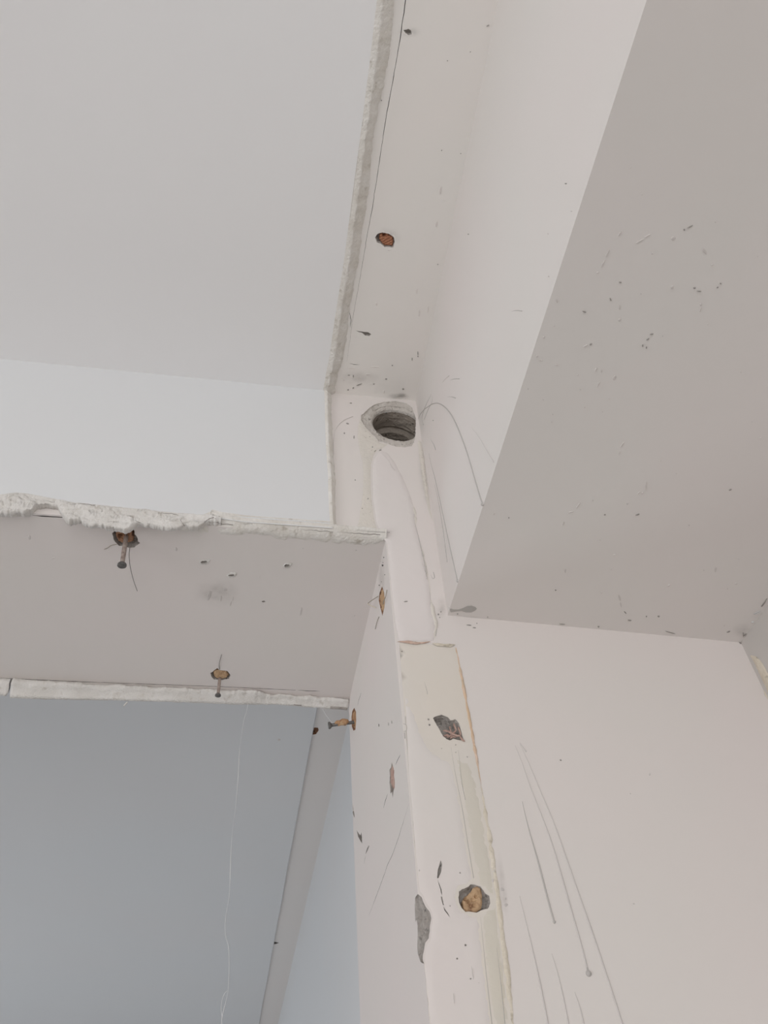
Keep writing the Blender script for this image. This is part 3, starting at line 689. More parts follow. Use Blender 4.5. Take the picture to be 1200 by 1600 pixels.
ov_ = relief('paint_skin', W, W.pixs([(632,1078),(640,1098),(652,1128),(664,1158),(676,1176),(692,1186),(705,1192),(712,1215),(720,1262),(727,1310),(735,1350),(740,1376),(733,1380),(728,1384),(716,1388),(713,1402),(716,1416),(722,1424),(733,1429),(748,1430),(752,1470),(757,1510),(763,1560),(767,1600),(776,1680),(686.6,1680),(672.6,1600),(663.6,1512),(664.5,1487),(667,1476),(672.5,1469),(674,1450),(676.5,1435),(673,1421.5),(666,1412),(661,1399),(655.6,1393),(649.2,1330),(639.6,1215)]), .0006, .0010, .0035, M['paint_wall'], wall_front, .0001, 100, .0001, d0=.0002, seed=5)
dk = relief('paint_skin', W, W.pixs([(711,1185),(722,1190),(733,1192),(741,1215),(750,1262),(757,1300),(764,1345),(770,1390),(775,1430),(781,1480),(788,1540),(794,1600),(801,1680),(779,1680),(769,1600),(759,1510),(754,1465),(751,1431),(757,1425),(765,1421),(769,1411),(766,1399),(758,1390),(748,1381),(742,1362),(733,1312),(722,1240)]), .0003, .0008, .003, M['cream_dark'], wall_front, .0001, 100, .0001, d0=.0003, seed=6)
ZL = 0.06
for par_, l, r, m, d in ((cp, 686, 812, 'cream_paint', .0003), (ov_, 686.6, 776, 'paint_wall', .0008), (dk, 779, 801, 'cream_dark', .0006)):
    a_, b_ = W.pix(l, 1680), W.pix(r, 1680); vs, fs = [], []
    planar(W, [(a_[0], ZL), (b_[0], ZL), (b_[0], b_[1] + .002), (a_[0], a_[1] + .002)], [], vs, fs, d)
    mesh_obj(par_.name.split('.')[0], vs, fs, M[m], wall_front)
def crust(plane, pts, width, h, mat, seed, name='paint_crust', label=None, step=.0018, amp=.45, d0=.0002):
    P, Lh, Rh = ribbon_loop(pts, width, .0035, 0, seed, True)
    Lh = [p + Vector((1, 0)) * width * amp * nz(p.x, p.y, seed, 180) for p in Lh]; Rh = [p + Vector((1, 0)) * width * amp * nz(p.x, p.y, seed + 7, 180) for p in Rh]
    o = relief(name, plane, [tuple(p) for p in Lh] + [tuple(p) for p in reversed(Rh)], h, width * .4, step, mat, wall_front, h * .6, 300, 0, d0=d0, seed=seed)
    if label: o['label'] = label
    return o
crust(W, W.pixs([(712,1012),(717,1035),(722,1062),(728,1095),(735,1130),(741,1165),(748,1205),(752,1228)]), .0030, .0011, M['peach_crust'], 1, label='orange-brown line of old filler down the side of the cream strip', step=.0012, amp=.28)
crust(W, W.pixs([(751,1226),(757,1262),(764,1305),(770,1345),(775,1380),(780,1420),(786,1468),(792,1520),(798,1570),(803,1620),(808,1660)]), .0042, .0009, M['cream_crust'], 2, label='flaking cream filler line down the side of the strip', step=.0014, amp=.3)
crust(W, [(W.pix(807,1650)[0], W.pix(807,1650)[1]), (W.pix(807,1650)[0] + .001, 1.2), (W.pix(807,1650)[0], .1)], .0042, .0009, M['cream_crust'], 12, step=.005, amp=.3)
for k, q in enumerate(([(757,1320),(760,1345),(763,1372)], [(768,1392),(771,1420),(774,1450)], [(776,1478),(781,1515),(786,1560),(789,1600)])):
    crust(W, W.pixs(q), .0016, .0006, M['cream_crust'], 5 + k, step=.0012, amp=.3)
crust(W, W.pixs([(621,1003.2),(637,1004),(650,1006),(663,1005),(672,1003)]), .0032, .0018, M['red_edge'], 3, step=.0012, label='reddish broken edge across the top of the cream strip', amp=.2, d0=.0008)
crust(W, W.pixs([(676,1006),(684,1008),(694,1009),(703,1009.5),(711,1008)]), .0044, .0018, M['cream_crust'], 4, step=.0012, amp=.2, d0=.0008)
# lumpy plaster joint where the skim patch meets the strip, and the fillet down the beam corner
crust(W, W.pixs([(674,938),(677,958),(681.5,972),(681,985),(678,998)]), .0042, .0016, M['smear'], 6, 'plaster_joint')
crust(W, W.pixs([(646,790),(649,805),(650,822)]), .0030, .0012, M['smear'], 7, 'plaster_joint')
crust(W, W.pixs([(653,838),(659,860),(664,880),(669,905),(673,930)]), .0016, .0012, M['smear'], 8, 'plaster_joint')

relief('plaster_smear', W, W.pixs([(652.5,690),(657,688),(661,705),(664,730),(668,760),(672,790),(676,815),(670,800),(664,775),(659,745),(655,715)]), .0006, .0012, .002, M['smear'], wall_front, .0003, 260, .0005, seed=12)
# ================================================================== marks that follow the surfaces (drips, specks, hairs)
def bvh_of(o):
    return BVHTree.FromPolygons([v.co.copy() for v in o.data.vertices], [list(p.vertices) for p in o.data.polygons])
T = {o: bvh_of(o) for o in (rp, lp, bd1, bd2, wall_front, ceiling, ceiling_hall, beam, wall_right, wall_hall_right, sw, sk, hs, nw, cp, ov_, dk)}
ROOT = {bd1: wall_front, bd2: wall_front, rp: wall_front, lp: wall_front, sw: wall_front, nw: wall_front, cp: wall_front, ov_: wall_front, dk: wall_front, sk: ceiling, hs: ceiling_hall}
def hit(x, y, only=None):
    d = ray(x, y).normalized(); best = None
    for o, t in T.items():
        if only and ROOT.get(o, o) not in only: continue
        p, n, i, q = t.ray_cast(CAM, d)
        if p is not None and (best is None or q < best[2]):
            if n.dot(d) > 0: n = -n
            best = (p, n, q, ROOT.get(o, o))
    return best
def drip(pts, r, mat, drop=0.0, only=None, lift=.15, name='paint_drip', fade=True, sub=6):
    sm = smooth_line([Vector((x, y)) for x, y in pts], sub); P = []; par = None
    for q in sm:
        h = hit(q.x, q.y, only)
        if h: P.append(h[0] + h[1] * r * lift); par = par or h[3]
    if len(P) < 3: print('no surface under', pts[0]); return None
    n = len(P); R = [r * (.18 + .82 * min(1, 1.6 * i / n)) if fade else r for i in range(n)]
    if drop:
        t = (P[-1] - P[-3]).normalized()
        for k, (dd, rr) in enumerate(((.3, .7), (.9, 1), (1.5, .8), (1.9, .3))): P.append(P[n - 1] + t * drop * dd); R.append(drop * rr)
    v_, f_ = tube(P, R, 6)
    return mesh_obj(name, v_, f_, mat, par, True)
BM = (beam,); WF = (wall_front,)
for q, r in ([(66,781),(76,783),(86,785)], .0004), ([(103,786),(118,788),(130,787),(148,790)], .0005), ([(128,786),(138,788),(149,789)], .0004), ([(238,801),(252,802),(264,803),(276,803.5)], .0005), ([(280,810),(284,815),(288,821)], .0006), ([(316,821),(321,815),(327,811),(334,808)], .0007), ([(321,815),(335,816),(350,819),(364,820)], .0006), ([(160,817),(172,815),(186,816)], .0003), ([(205,811),(215,815),(222,817)], .0004), ([(372,818),(384,818.5),(395,819)], .0003), ([(465,827),(490,829),(520,831)], .0005), ([(524,831),(550,833),(578,835),(594,835)], .0006):
    q = [(x + .8 * nz(x, y, 2, .4), y + 1.3 * nz(x, y, 5, .31)) for x, y in densify(q, 4, 0, False)]
    drip(q, r * .6, M['crack_soft'], 0, WF, lift=-.2, name='crack', sub=3)
drip([(652,662),(655,651),(661,642),(668,636),(676,631),(684,630),(693,634),(702,643),(710,656),(718,674),(726,695),(734,719),(743,750),(750,774),(754,786)], .00075, M['drip_grey'], .0017, BM)
drip([(670,708),(674,726),(680,748),(688,783),(697,825),(705,862),(711,888),(715,906)], .0006, M['drip_grey'], .0014, BM)
drip([(679,756),(684,778),(689,805),(694,838),(699,878)], .0004, M['drip_grey'], 0, BM)
drip([(737,668),(748,682),(760,702),(772,722)], .0004, M['drip_pale'], 0, BM)
drip([(674,616),(668,628),(663,640),(660,652),(662,664)], .0004, M['drip_grey'], 0, BM)
drip([(676,618),(675,628),(669,640),(663,656)], .0003, M['drip_grey'], 0, BM)
drip([(691,598),(697,591),(702,587)], .00035, M['drip_pale'], 0, BM)
drip([(703,594),(710,592),(718,592)], .00035, M['drip_grey'], 0, BM)
drip([(699,620),(706,620),(712,622)], .00035, M['drip_grey'], 0, BM)
drip([(673,686),(678,695),(681,703)], .0005, M['drip_grey'], 0, BM)
drip([(799,487),(806,485),(816,486)], .0003, M['drip_grey'], 0, BM)
drip([(816,1252),(821,1275),(828,1302),(836,1330),(845,1363),(855,1402),(865,1438)], .0006, M['drip_grey'], .0011, WF)
drip([(805,1165),(815,1190),(828,1228),(845,1272),(862,1318),(878,1372),(893,1425),(906,1470),(917,1512)], .00062, M['drip_pale'], 0, WF)
drip([(893,1425),(906,1470),(914,1500),(918,1516)], .0006, M['drip_grey'], .0020, WF)
drip([(812,1162),(826,1192),(845,1238),(866,1288),(885,1342),(905,1400),(926,1460),(946,1520),(964,1575),(975,1610)], .00065, M['drip_pale'], 0, WF)
drip([(812,1400),(821,1438),(831,1480),(842,1530),(851,1575),(858,1612)], .0006, M['drip_pale'], 0, WF)
drip([(862,1490),(871,1520),(880,1560),(889,1605)], .0005, M['drip_pale'], 0, WF)
drip([(898,1550),(906,1575),(913,1605)], .0005, M['drip_pale'], 0, WF)
drip([(812,1160),(822,1175)], .0005, M['drip_pale'], 0, WF)
drip([(523,674),(527,667),(533,660),(541,655),(551,651)], .0006, M['drip_pale'], 0, WF)
drip([(523,676),(521,690),(521,710)], .0005, M['drip_pale'], 0, WF)
drip([(595,707),(606,718),(612,730),(617,735)], .0004, M['drip_pale'], 0, WF)
drip([(555,828),(575,830),(592,831),(609,832)], .0004, M['drip_grey'], 0, WF)
drip([(660,880),(664,892),(667,896),(666,884)], .0003, M['drip_grey'], 0, WF)
drip([(673,898),(676,904),(679,902),(677,894)], .0003, M['drip_grey'], 0, WF)
drip([(516,1105.5),(524,1106),(532,1106.5),(540,1107.5),(544,1107.5)], .0017, M['concrete'], 0, WF, lift=-.45, name='bead_chip', fade=False, sub=2)
drip([(459,1101),(465,1101.8),(471,1102)], .0006, M['crack_soft'], 0, WF, lift=-.3, name='bead_chip', fade=False, sub=2)
for q in ([(705,1168),(709,1195),(714,1222),(722,1262),(731,1318),(740,1372)], [(751,1433),(755,1475),(760,1525),(768,1595),(771,1620)], [(716,1172),(719,1200),(722,1225),(727,1250)], [(776,1480),(782,1530),(789,1600)], [(663,1065),(666,1075),(668,1085)]):
    drip(q, .00020, M['stain_grey'], 0, WF, name='crack', sub=4)
for q in ([(580,100),(575,135),(566,197)], [(563,218),(561,232),(556,270),(550,317),(546,350)]):
    drip(q, .0002, M['stain_grey'], 0, (ceiling,), name='crack', sub=4)
drip([(647,795),(648.5,812),(649.5,822),(654,840),(659,862),(663,880),(667,905)], .0003, M['drip_grey'], 0, WF, name='crack', sub=4)
drip([(672,925),(674.5,950),(679.5,968),(682.5,979),(680.5,994)], .0003, M['drip_grey'], 0, WF, name='crack', sub=4)
drip([(634,1120),(634,1128),(634,1133)], .0002, M['drip_grey'], 0, WF, fade=False)
drip([(630,1131),(635,1133),(635,1141),(631,1143)], .0002, M['drip_grey'], 0, WF, fade=False)
drip([(632,1145),(632.5,1154)], .00035, M['drip_grey'], 0, WF, fade=False)

def blob(x, y, rx, ry, ang, seed, lift=.0002, n=8):
    pts = []; h0 = hit(x, y)
    if not h0: return None
    for k in range(n):
        a = 2 * PI * k / n; rr = 1 + .35 * nz(k * 1.7, seed, x, .9)
        dx, dy = rx * rr * math.cos(a), ry * rr * math.sin(a)
        h = hit(x + dx * math.cos(ang) - dy * math.sin(ang), y + dx * math.sin(ang) + dy * math.cos(ang), (h0[3],))
        if h and (h[1] - h0[1]).length < .3: pts.append(h[0] + h[1] * lift)
    if len(pts) < 3: return None
    return pts, h0
def specks(name, parent, items, mat, thick=.0004, label=None):
    """tiny splashes and fly specks, each a low dome, gathered in one part"""
    vs, fs = [], []
    for i, (x, y, rx, ry, a) in enumerate(items):
        r = blob(x, y, rx, ry, a, i)
        if not r or r[1][3] is not parent: continue
        pts, h = r; b = len(vs); n = len(pts); vs += [p - h[1] * .0004 for p in pts]
        c = sum(pts, Vector()) / n; vs += [c + (p - c) * .6 + h[1] * thick for p in pts]; vs.append(c + h[1] * thick)
        for k in range(n):
            k2 = (k + 1) % n; fs += [[b + k, b + k2, b + n + k2, b + n + k], [b + n + k, b + n + k2, b + 2 * n]]
    o = mesh_obj(name, vs, fs, mat, parent); o['kind'] = 'stuff'
    if label: o['label'] = label
    return o
rnd = random.uniform
# beam underside: specks and web traces (photo positions)
dark = [(969,441,2.2,1.2,0),(954,468,.9,3,-.4),(913,487,4,1,.35),(1018,522,3.5,1,-.2),(1004,540,1,2.2,0),(1012,530,3,1,-.6),(1069,359,1.8,1.6,0),(1078,354,6,.9,-.45),(1126,443,1.4,1.2,0),(1121,449,2,1.1,-.7),(1085,450,2,1.3,0),(1092,455,4.5,.8,.1),(923,538,2.6,1.1,-.4),(996,804,4,1.1,-.3),(945,804,1.6,1,0),(1141,765,3,1,-.4),(868,922,1.6,1.2,0),(984,969,3.6,1.1,.1),(977,957,3,.8,.8),(935,979,1.8,1.2,0),(878,975,6,.6,.05),(1029,963,1.8,1.5,0),(1010,963,1.2,1,0),(1138,987,3.5,1.1,-.3),(1047,988,11,.6,.28),(795,809,1.2,1,0),(1010,543,1,2,.2),(762,964,.9,.9,0),(715,959,1.4,.8,0)]
soft = [(934,426,2.6,1.6,-.3),(942,412,7,1.1,-1.1),(949,396,8,1.1,-1.2),(968,365,5,1,-1.0),(999,377,9,1.2,-.55),(1012,368,6,.8,-.5),(1052,372,4,3.6,0),(1019,396,1.6,1.6,0),(968,500,2.4,2.8,0),(968,480,1.2,4,0),(1050,449,2.6,3,0),(1095,476,2,2.4,0),(931,578,2,4,.4),(940,580,1,3,0),(1009,760,.9,9,.1),(1004,770,1.5,2,0),(903,790,8,1,-.9),(892,800,6,1,-.2),(880,818,2,4,.4),(980,787,2,1.4,0),(926,782,1.4,1.2,0),(937,844,1.4,1,0),(960,867,2,1,0),(955,889,1.6,1,0),(883,892,1.6,4,0),(940,926,1.6,1.2,0),(968,934,1.6,6,-.3),(970,945,1,5,-.2),(1045,915,2.6,1.6,-.5),(1118,890,2,5,.1),(1150,912,3,1.4,-.2),(839,557,1.6,2.2,.5),(845,563,4,1,.2),(870,570,3,1,.1),(850,527,2,2,0),(960,590,3,5,.4),(935,600,1.4,6,.5),(825,608,1.2,1.4,0),(862,659,1.4,1.4,0),(972,695,1.4,6,.6),(968,708,1.2,3,0),(772,803,1.6,2,0),(998,770,3,1,-.7),(915,540,5,1,-.5),(1100,392,2,7,-.7),(870,470,1.4,4,-.5),(1113,414,1.8,1.6,-.4),(1094,484,1.2,4,.2),(893,330,1.5,1,0),(985,262,1,1,0),(1003,304,1.2,1,0)]
specks('dust_specks', beam, dark, M['speck'], label='dark fly specks scattered over the beam underside')
for k in range(25): soft.append((rnd(840, 1190), rnd(250, 985), rnd(.7, 1.6), rnd(.6, 1.3), rnd(0, 3)))
specks('dust_traces', beam, soft, M['speck_soft'], .00025, 'faint dusty web traces on the beam underside')
specks('dust_specks', beam, [(884.5,287,1.6,1.1,-.5),(677,657,.8,.8,0),(732,366,1,1,0)], M['speck'])
specks('dust_specks', ceiling, [(630,608,1.9,1.7,0),(613,571,1.2,1,0),(603,592,2,1,0),(653,552,.8,4,0),(644,561,.7,3,0),(653,557,1.2,1,0),(544,609,1.6,1.4,0),(561,601,5,.9,-.35),(552,606,2,1,-.5),(545,586,2,.8,0),(552,588,1,2.5,0),(584,600,1.4,.8,0),(735,81,1,.8,0),(762,40,3,.8,-.5),(690,235,1,1,0),(720,240,.8,.8,0),(684,413,1,.8,0),(593,107,1,1.6,0),(592,121.5,1,.9,0),(596,157,1.1,1.2,.4),(699,95,1,.8,0)], M['speck'], label='dark specks near the end of the ceiling strip')
specks('dust_traces', ceiling, [(688,297,2,9,.1),(682,350,2,6,.1),(651,455,1.4,5,.1),(655,490,1.4,7,.1),(669,484,1,6,.1),(588,475,2,3,0),(560,590,3,1,.2),(575,585,4,1,0),(537,594,2,1,0),(600,612,2,3,0),(608,366+25,3,1.2,0),(550,575,9,.8,.05),(587,573,8,.7,.02)], M['speck_ceiling'], .00025)
specks('splashes', wall_front, [(582,699,1.3,1.8,0),(594,703.5,2.4,1,-.3),(538,677,1.4,1.3,0),(543,662,3,1,.3),(553,683,.9,3,0),(548,630,2,.8,0),(578,683,1.4,1,0),(555,750,1,1,0),(586,705,3,.8,-.8),(575,780,2,1.4,-.5),(566,795,1.2,1,0),(685,960,1.2,1.6,0),(689,956,.9,1.2,0),(876,1188,2,1.2,.4),(745,974,1,.7,0),(733,977,5,.7,.1),(741,981,3,.7,.1),(634,940,3.5,.7,-.1),(628,1018,1.2,.9,0),(687,965,.8,.8,0),(712,1136+28,.9,.9,0)], M['speck'], label='small dark splashes on the wall')
specks('splashes', wall_front, [(785,1389.5,4,2.6,.6),(791,1414,3.2,3,0),(790,1404,1.4,2.6,0),(770,1376,2,3,0),(772,1361,1.4,4,0),(709,1560,.8,10,-.1),(738,1520,.8,12,-.15),(655,1360,1,2,0),(990,1412,2,1,0),(1015,1210,1.4,2.5,0),(985,1240,1,1,0)], M['drip_pale'], .0003)
specks('dust_specks', wall_hall_right, [(482,1393,1.2,5,.5),(479,1399,2.5,1,.1)], M['drip_pale'])
specks('dust_specks', ceiling_hall, [(436,1156,2.4,1.6,0),(543,1145,1.6,1.2,0),(543,1150,1.4,1.2,0)], M['drip_pale'])
specks('dust_specks', wall_front, [(327,930,3,10,.3),(345,935,2,6,.2),(352,921,4,3,.2),(360,943,1.6,5,.2),(364,935,1,4,.2),(46,840,3,4,0),(275,858,2.4,4,.1),(83,872,4,1,-.2),(470,955,2,8,.2),(556,835+25,2,1,0),(473,857,1.4,.8,0),(405,901,1.2,.8,0),(554,962,1,1.6,0)], M['speck_soft'], .0002, 'faint scuffs on the doorway soffit')

# flat grey splash on the beam underside running in from the corner
pts = [(702,950),(708,952),(716,952),(723,950),(730,946.5),(737,946),(743,948.5),(745,951),(742,954),(736,956.5),(728,956.5),(721,954.5),(714,955),(704,956.5)]
P = []; H = None
for q in densify(pts, 2, 0, True):
    h = hit(q[0], q[1], BM)
    if h: P.append(h[0] + h[1] * .0003); H = h
c = sum(P, Vector()) / len(P); n = len(P)
vs = [p - H[1] * .0006 for p in P] + P; fs = [[k, (k + 1) % n, n + (k + 1) % n, n + k] for k in range(n)] + [[n + k for k in range(n)]]
st = mesh_obj('grey_splash', vs, fs, M['stain_grey'], beam); st['label'] = 'flat grey splash on the beam underside by the corner'

# soft dark and rub smudges
def smudge(x, y, rx, ry, ang, mat, only=None, n=20, rings=6, lift=.0006):
    h0 = hit(x, y, only)
    if not h0: return
    vs = [h0[0] + h0[1] * lift]; fd = [1.0]; fs = []
    for r in range(1, rings + 1):
        for k in range(n):
            a = 2 * PI * k / n; dx, dy = rx * r / rings * math.cos(a), ry * r / rings * math.sin(a)
            h = hit(x + dx * math.cos(ang) - dy * math.sin(ang), y + dx * math.sin(ang) + dy * math.cos(ang), (h0[3],))
            if not h or (h[1] - h0[1]).length > .3 or (h[0] - h0[0]).length > .2: p = vs[0] if r == 1 else vs[1 + (r - 2) * n + k]; vs.append(p.copy())
            else: vs.append(h[0] + h[1] * lift)
            fd.append(1 - sstep(r / rings))
    for k in range(n): fs.append([0, 1 + k, 1 + (k + 1) % n])
    for r in range(rings - 1):
        for k in range(n):
            k2 = (k + 1) % n; fs.append([1 + r * n + k, 1 + (r + 1) * n + k, 1 + (r + 1) * n + k2, 1 + r * n + k2])
    o = mesh_obj('smudge', vs, fs, mat, h0[3]); a = o.data.attributes.new('fade', 'FLOAT', 'POINT')
    for i, f in enumerate(fd): a.data[i].value = f
    return o
D, RB = M['dark_smudge'], M['rub_smudge']
smudge(620, 619, 24, 6, 0, D, (ceiling,)); smudge(628, 617, 9, 5, 0, D, (ceiling,))  # soft dark patches on the ceiling edge above the pipe hole
smudge(560, 590, 40, 14, 0, RB, (ceiling,))
smudge(662, 745, 10, 60, -.1, RB, WF); smudge(690, 950, 10, 22, 0, RB, WF)
smudge(735, 966, 40, 5, .05, RB, BM); smudge(1160, 985, 20, 14, 0, RB, (beam,))
smudge(340, 925, 45, 25, 0, RB, WF);
smudge(520, 775, 5, 22, 0, D, WF); smudge(546, 1124, 10, 4, .1, RB, (ceiling_hall,))
smudge(605, 372, 26, 20, 0, RB, (ceiling,)); smudge(640, 50, 22, 10, 0, RB, (ceiling,))
smudge(760, 1415, 14, 16, 0, D, WF); smudge(715, 1140, 26, 30, 0, RB, WF); smudge(597, 905, 7, 50, 0, RB, WF)
smudge(785, 1385, 8, 60, -.12, RB, WF)

# ================================================================== nails, hairs, splinters and webs: loose things
def nearest_on_ray(x, y, B, axis):
    """point seen at pixel (x, y) that lies closest to the line through B along axis"""
    d = ray(x, y).normalized(); w0 = CAM - B; bb = d.dot(axis); dd = d.dot(w0); ee = axis.dot(w0); den = 1 - bb * bb
    return CAM + d * ((bb * ee - dd) / den)
def nail(label, plane, base, head, r, hr, mat_s, mat_h, group, bent=0.0):
    a, b = plane.pix(*base); B = plane.at(a, b); Hd = nearest_on_ray(head[0], head[1], B, plane.n); ax = (Hd - B).normalized()
    root_ = empty('nail', B, label, 'nail', group)
    P = [B - plane.n * .006 + (B - Hd) * 0, B] + [B.lerp(Hd, t) + plane.u * bent * math.sin(PI * t) for t in (.2, .4, .6, .8, .97)]
    v_, f_ = tube(P, [r * (1 + .10 * nz(i, 3, 1, .9)) for i in range(len(P))], 12)
    mesh_obj('shank', v_, f_, mat_s, root_, True, B)
    hp = [Hd - ax * hr * .55, Hd - ax * hr * .25, Hd + ax * hr * .12, Hd + ax * hr * .2, Hd + ax * hr * .2]
    v_, f_ = tube([Hd - ax * hr * .7, Hd - ax * hr * .2, Hd + ax * hr * .15, Hd + ax * hr * .26], [r, hr * .96, hr, hr * .86], 16)
    mesh_obj('head', v_, f_, mat_h, root_, False, B)
    return root_, B, Hd, ax
GN = 'rusty nails left in the doorway'
n1 = nail('long rusty nail hanging from the soffit plug under the ragged plaster', S, (197, 839), (190.6, 883), .0021, .0041, M['rusty_steel'], M['dark_steel'], GN)
n2 = nail('short rusty nail hanging from the plug at the back of the soffit', S, (343.5, 1060), (340.6, 1086.5), .0018, .0033, M['rusty_steel'], M['dark_steel'], GN)
n3 = nail('dark nail sticking sideways out of the doorway reveal', RV, (553, 1128.5), (514.5, 1133.5), .0019, .0040, M['dark_steel'], M['dark_steel'], GN)
# wood bits still clinging to the sideways nail
for k, (t, s) in enumerate(((.40, .004), (.52, .003), (.62, .0035))):
    c = n3[1].lerp(n3[2], t); vs = []; fs = []
    bm = bmesh.new(); bmesh.ops.create_icosphere(bm, subdivisions=2, radius=1)
    for v in bm.verts:
        q = noise.noise_vector(v.co * 1.6 + Vector((k * 5, 0, 0))); v.co = Vector((v.co.x * 1.25, v.co.y * .8, v.co.z * .9)) * s + q * s * .5 + c + Vector((0, -.001, .0012 * (1 - k % 2)))
    me_v = [v.co.copy() for v in bm.verts]; me_f = [[v.index for v in f.verts] for f in bm.faces]; bm.free()
    mesh_obj('wood_splinter', me_v, me_f, M['wood_orange'] if k != 1 else M['wood_tan'], n3[0], False, n3[1])

def strand(name, pts3, r, mat, label, cat, group=None, sub=6):
    P = smooth_line(pts3, sub); loc = P[0]; v_, f_ = tube(P, r, 5)
    return tag(mesh_obj(name, v_, f_, mat, None, True, loc), label, cat, group)
def surf(pts, plane, lifts):
    return [plane.at(*plane.pix(x, y), l) for (x, y), l in zip(pts, lifts)]
def hang(pts, plane, b0):
    """free-hanging strand: every pixel put in the vertical plane through its root"""
    B = plane.at(*plane.pix(*b0)); V = Plane(B, X_, Z_, -Y_)
    return [V.at(*V.pix(x, y)) for x, y in pts]
strand('hair', hang([(202.8,856),(201.8,866),(202.6,880),(205,893),(209,908),(214.5,923.5)], S, (202.8, 856)), .0003, M['hair'], 'thin dark hair hanging beside the long nail', 'hair')
strand('hair', surf([(343,1046),(342.6,1038),(344,1030),(346.5,1021)], S, (0, .001, .0012, .0015)), .0003, M['hair'], 'thin dark hair above the plug with the short nail', 'hair')
strand('hair', surf([(183,850),(174,852),(168,856),(163,858)], S, (.0003,) * 4), .0003, M['fibre'], 'pale fibre left of the plug with the long nail', 'hair')
# fibres around the upper reveal plug
f1 = RV.pix(593.5, 932)
strand('fibre', surf([(592.5,932),(588,938),(584,943.5)], RV, (.001, .004, .006)), .00045, M['fibre'], 'grey fibre splayed left from the upper reveal plug', 'fibre')
strand('fibre', surf([(584.2,943.8),(586.5,946.5),(590.5,949.8)], RV, (.006, .005, .002)), .0006, M['cream_crust'], 'cream fibre bent back to the upper reveal plug', 'fibre')
strand('fibre', surf([(600.5,944),(603,939.5),(605.6,934),(605.8,922)], RV, (.001, .002, .002, .0008)), .00045, M['fibre'], 'grey fibre splayed right from the upper reveal plug', 'fibre')
strand('fibre', surf([(593,964),(590.5,972),(588,983)], RV, (.0006, .001, .001)), .00035, M['fibre'], 'short fibre below the upper reveal plug', 'fibre')
# crossed pink splinters in the dark cavity
GS = 'pink wood splinters in the cavity'
for k, (p0, p1, r, l0, l1, lab) in enumerate([((692,1142),(718,1153),.0013,.0005,.0025,'longest pink splinter lying across the dark cavity'), ((715,1151),(726.5,1160),.0011,.002,.0008,'grey-tipped splinter poking out at the lower right of the cavity'), ((698,1152),(713,1144),.0012,-.001,.002,'pink splinter crossing under the longest one'), ((710,1128),(713,1143),.0012,-.002,0,'upright pink splinter at the top of the cavity'), ((716,1134),(720,1150),.0012,-.001,.0005,'upright splinter at the right rim of the cavity'), ((694,1148),(703,1150),.0012,-.0015,.0005,'short splinter at the lower left of the cavity'), ((703,1154),(716,1150),.0011,.0,.001,'low splinter along the bottom rim of the cavity'), ((704,1131),(707,1146),.0010,-.004,-.002,'thin splinter standing deep in the cavity')]):
    A = W.at(*W.pix(*p0), l0); B = W.at(*W.pix(*p1), l1); P = [A.lerp(B, t / 6) + Vector((0, 0, .0006 * math.sin(t + k))) for t in range(7)]
    v_, f_ = tube(P, [r * .72 * q for q in (.4, 1, .8, 1.1, .9, .8, .2)], 5)
    tag(mesh_obj('wood_splinter', v_, f_, M['wood_pink'], None, False, A), lab, 'splinter', GS)
# cobweb thread hanging from the bead
VB = Plane((0, yfar(0.0) - .004, 0), X_, Z_, -Y_)
th = [(388,1100),(385,1112),(381,1126),(376,1160),(374,1176),(372,1215),(368,1262),(364,1290),(361,1330),(359.5,1370),(358,1400),(353,1430),(351.5,1448),(353,1465),(357,1480),(358,1510),(356.5,1545),(353.5,1562),(347,1590),(344,1625)]
rad = [.00030 * max(.25, .75 + .9 * nz(i * .13, 2, 5, 1.0)) for i in range(77)]
P = smooth_line([VB.at(*VB.pix(x, y)) for x, y in th], 4); v_, f_ = tube(P, rad, 5); loc = P[0]
web = empty('cobweb_thread', loc, 'long pale cobweb thread hanging from the plaster bead', 'cobweb')
mesh_obj('thread', v_, f_, M['web'], web, True, loc)
P = smooth_line([VB.at(*VB.pix(x, y)) for x, y in [(355.5,1548),(351,1552),(346.5,1565),(345.5,1578),(347,1590)]], 4); v_, f_ = tube(P, .0002, 5)
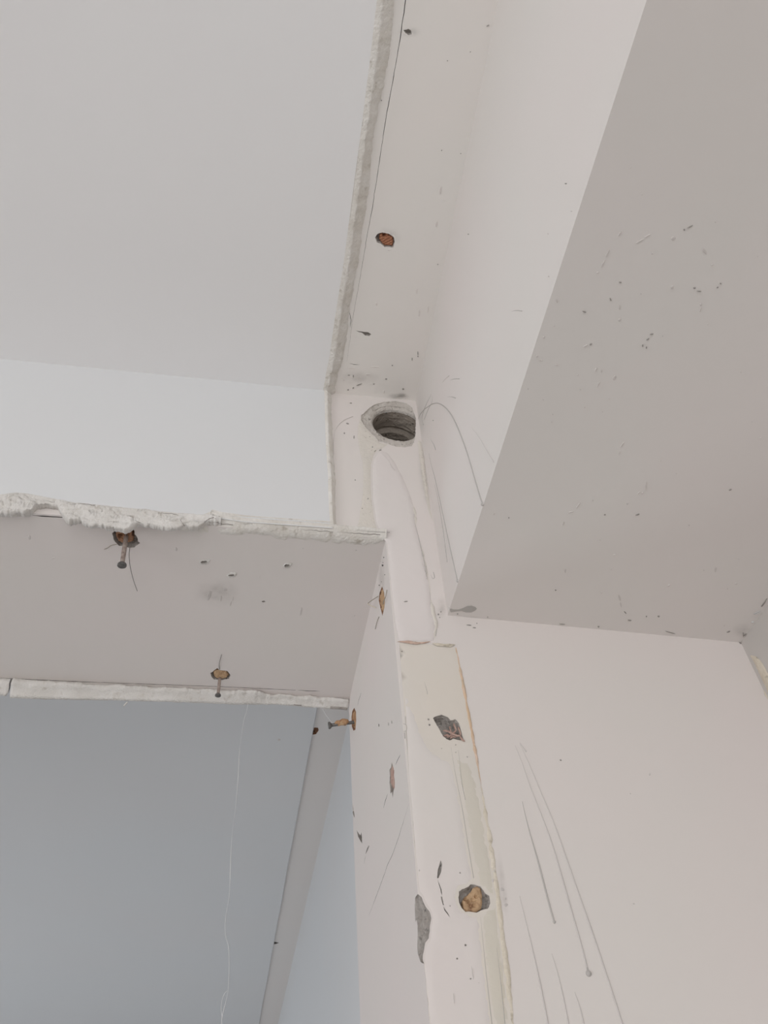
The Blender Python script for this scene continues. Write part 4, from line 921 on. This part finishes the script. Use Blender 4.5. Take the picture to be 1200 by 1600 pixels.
mesh_obj('loop', v_, f_, M['web'], web, True, loc)
VB2 = Plane((0, YR - .003, 0), X_, Z_, -Y_)
strand('cobweb_thread', [VB2.at(*VB2.pix(x, y)) for x, y in [(504,1108),(509,1117),(516,1126),(520,1132)]], .00022, M['web'], 'short pale cobweb thread running from the bead to the sideways nail', 'cobweb')
strand('plaster_flake', [VB.at(*VB.pix(x, y)) for x, y in [(193.5,1103),(196,1100),(199,1097)]], .0008, M['plaster_white'], 'tiny white curl of plaster dangling under the bead', 'plaster flake')
strand('plaster_flake', [VB.at(*VB.pix(x, y)) for x, y in [(186,1091),(187.5,1086),(188,1083)]], .0007, M['plaster_white'], 'tiny white curl of plaster stuck on the bead', 'plaster flake')

# ================================================================== corner by the right wall
XP = Plane((XW, 0, 0), Y_, Z_, -X_)
relief('peeling_plaster', XP, XP.pixs([(1172,1024),(1180,1025),(1190,1034),(1200,1052),(1212,1080),(1218,1112),(1206,1096),(1194,1068),(1182,1043)]), .0010, .003, .0025, M['cream_crust'], wall_right, .0010, 200, .001, seed=8)
crust(W, W.pixs([(1166,1014),(1176,1035),(1184,1052),(1192,1070),(1201,1092),(1210,1112)]), .0045, .0016, M['cream_crust'], 9, 'paint_crust', 'flaking cream filler down the corner by the right wall')
for k, (a, b, r, m) in enumerate([((1190,947),(1198,935),.0009,'speck'), ((1177,958.5),(1188,953),.0006,'web'), ((1178.5,959.5),(1189,955.5),.0006,'web'), ((1161,993),(1166,989.5),.0008,'speck'), ((1161,988),(1161.5,995),.0006,'speck'), ((1174,971.5),(1178,970.5),.0012,'web'), ((1155,1003),(1159,1005),.0010,'speck'), ((1186,1041),(1192,1048),.0006,'speck'), ((1189,1040),(1190,1050),.0005,'speck')]):
    h0, h1 = hit(*a), hit(*b)
    if h0 and h1:
        v_, f_ = tube([h0[0] + h0[1] * .0004, (h0[0] + h1[0]) / 2 + h0[1] * .0008, h1[0] + h1[1] * .0004], [r * .5, r * .6, r * .3], 6)
        mesh_obj('flake', v_, f_, M[m], h0[3], True)
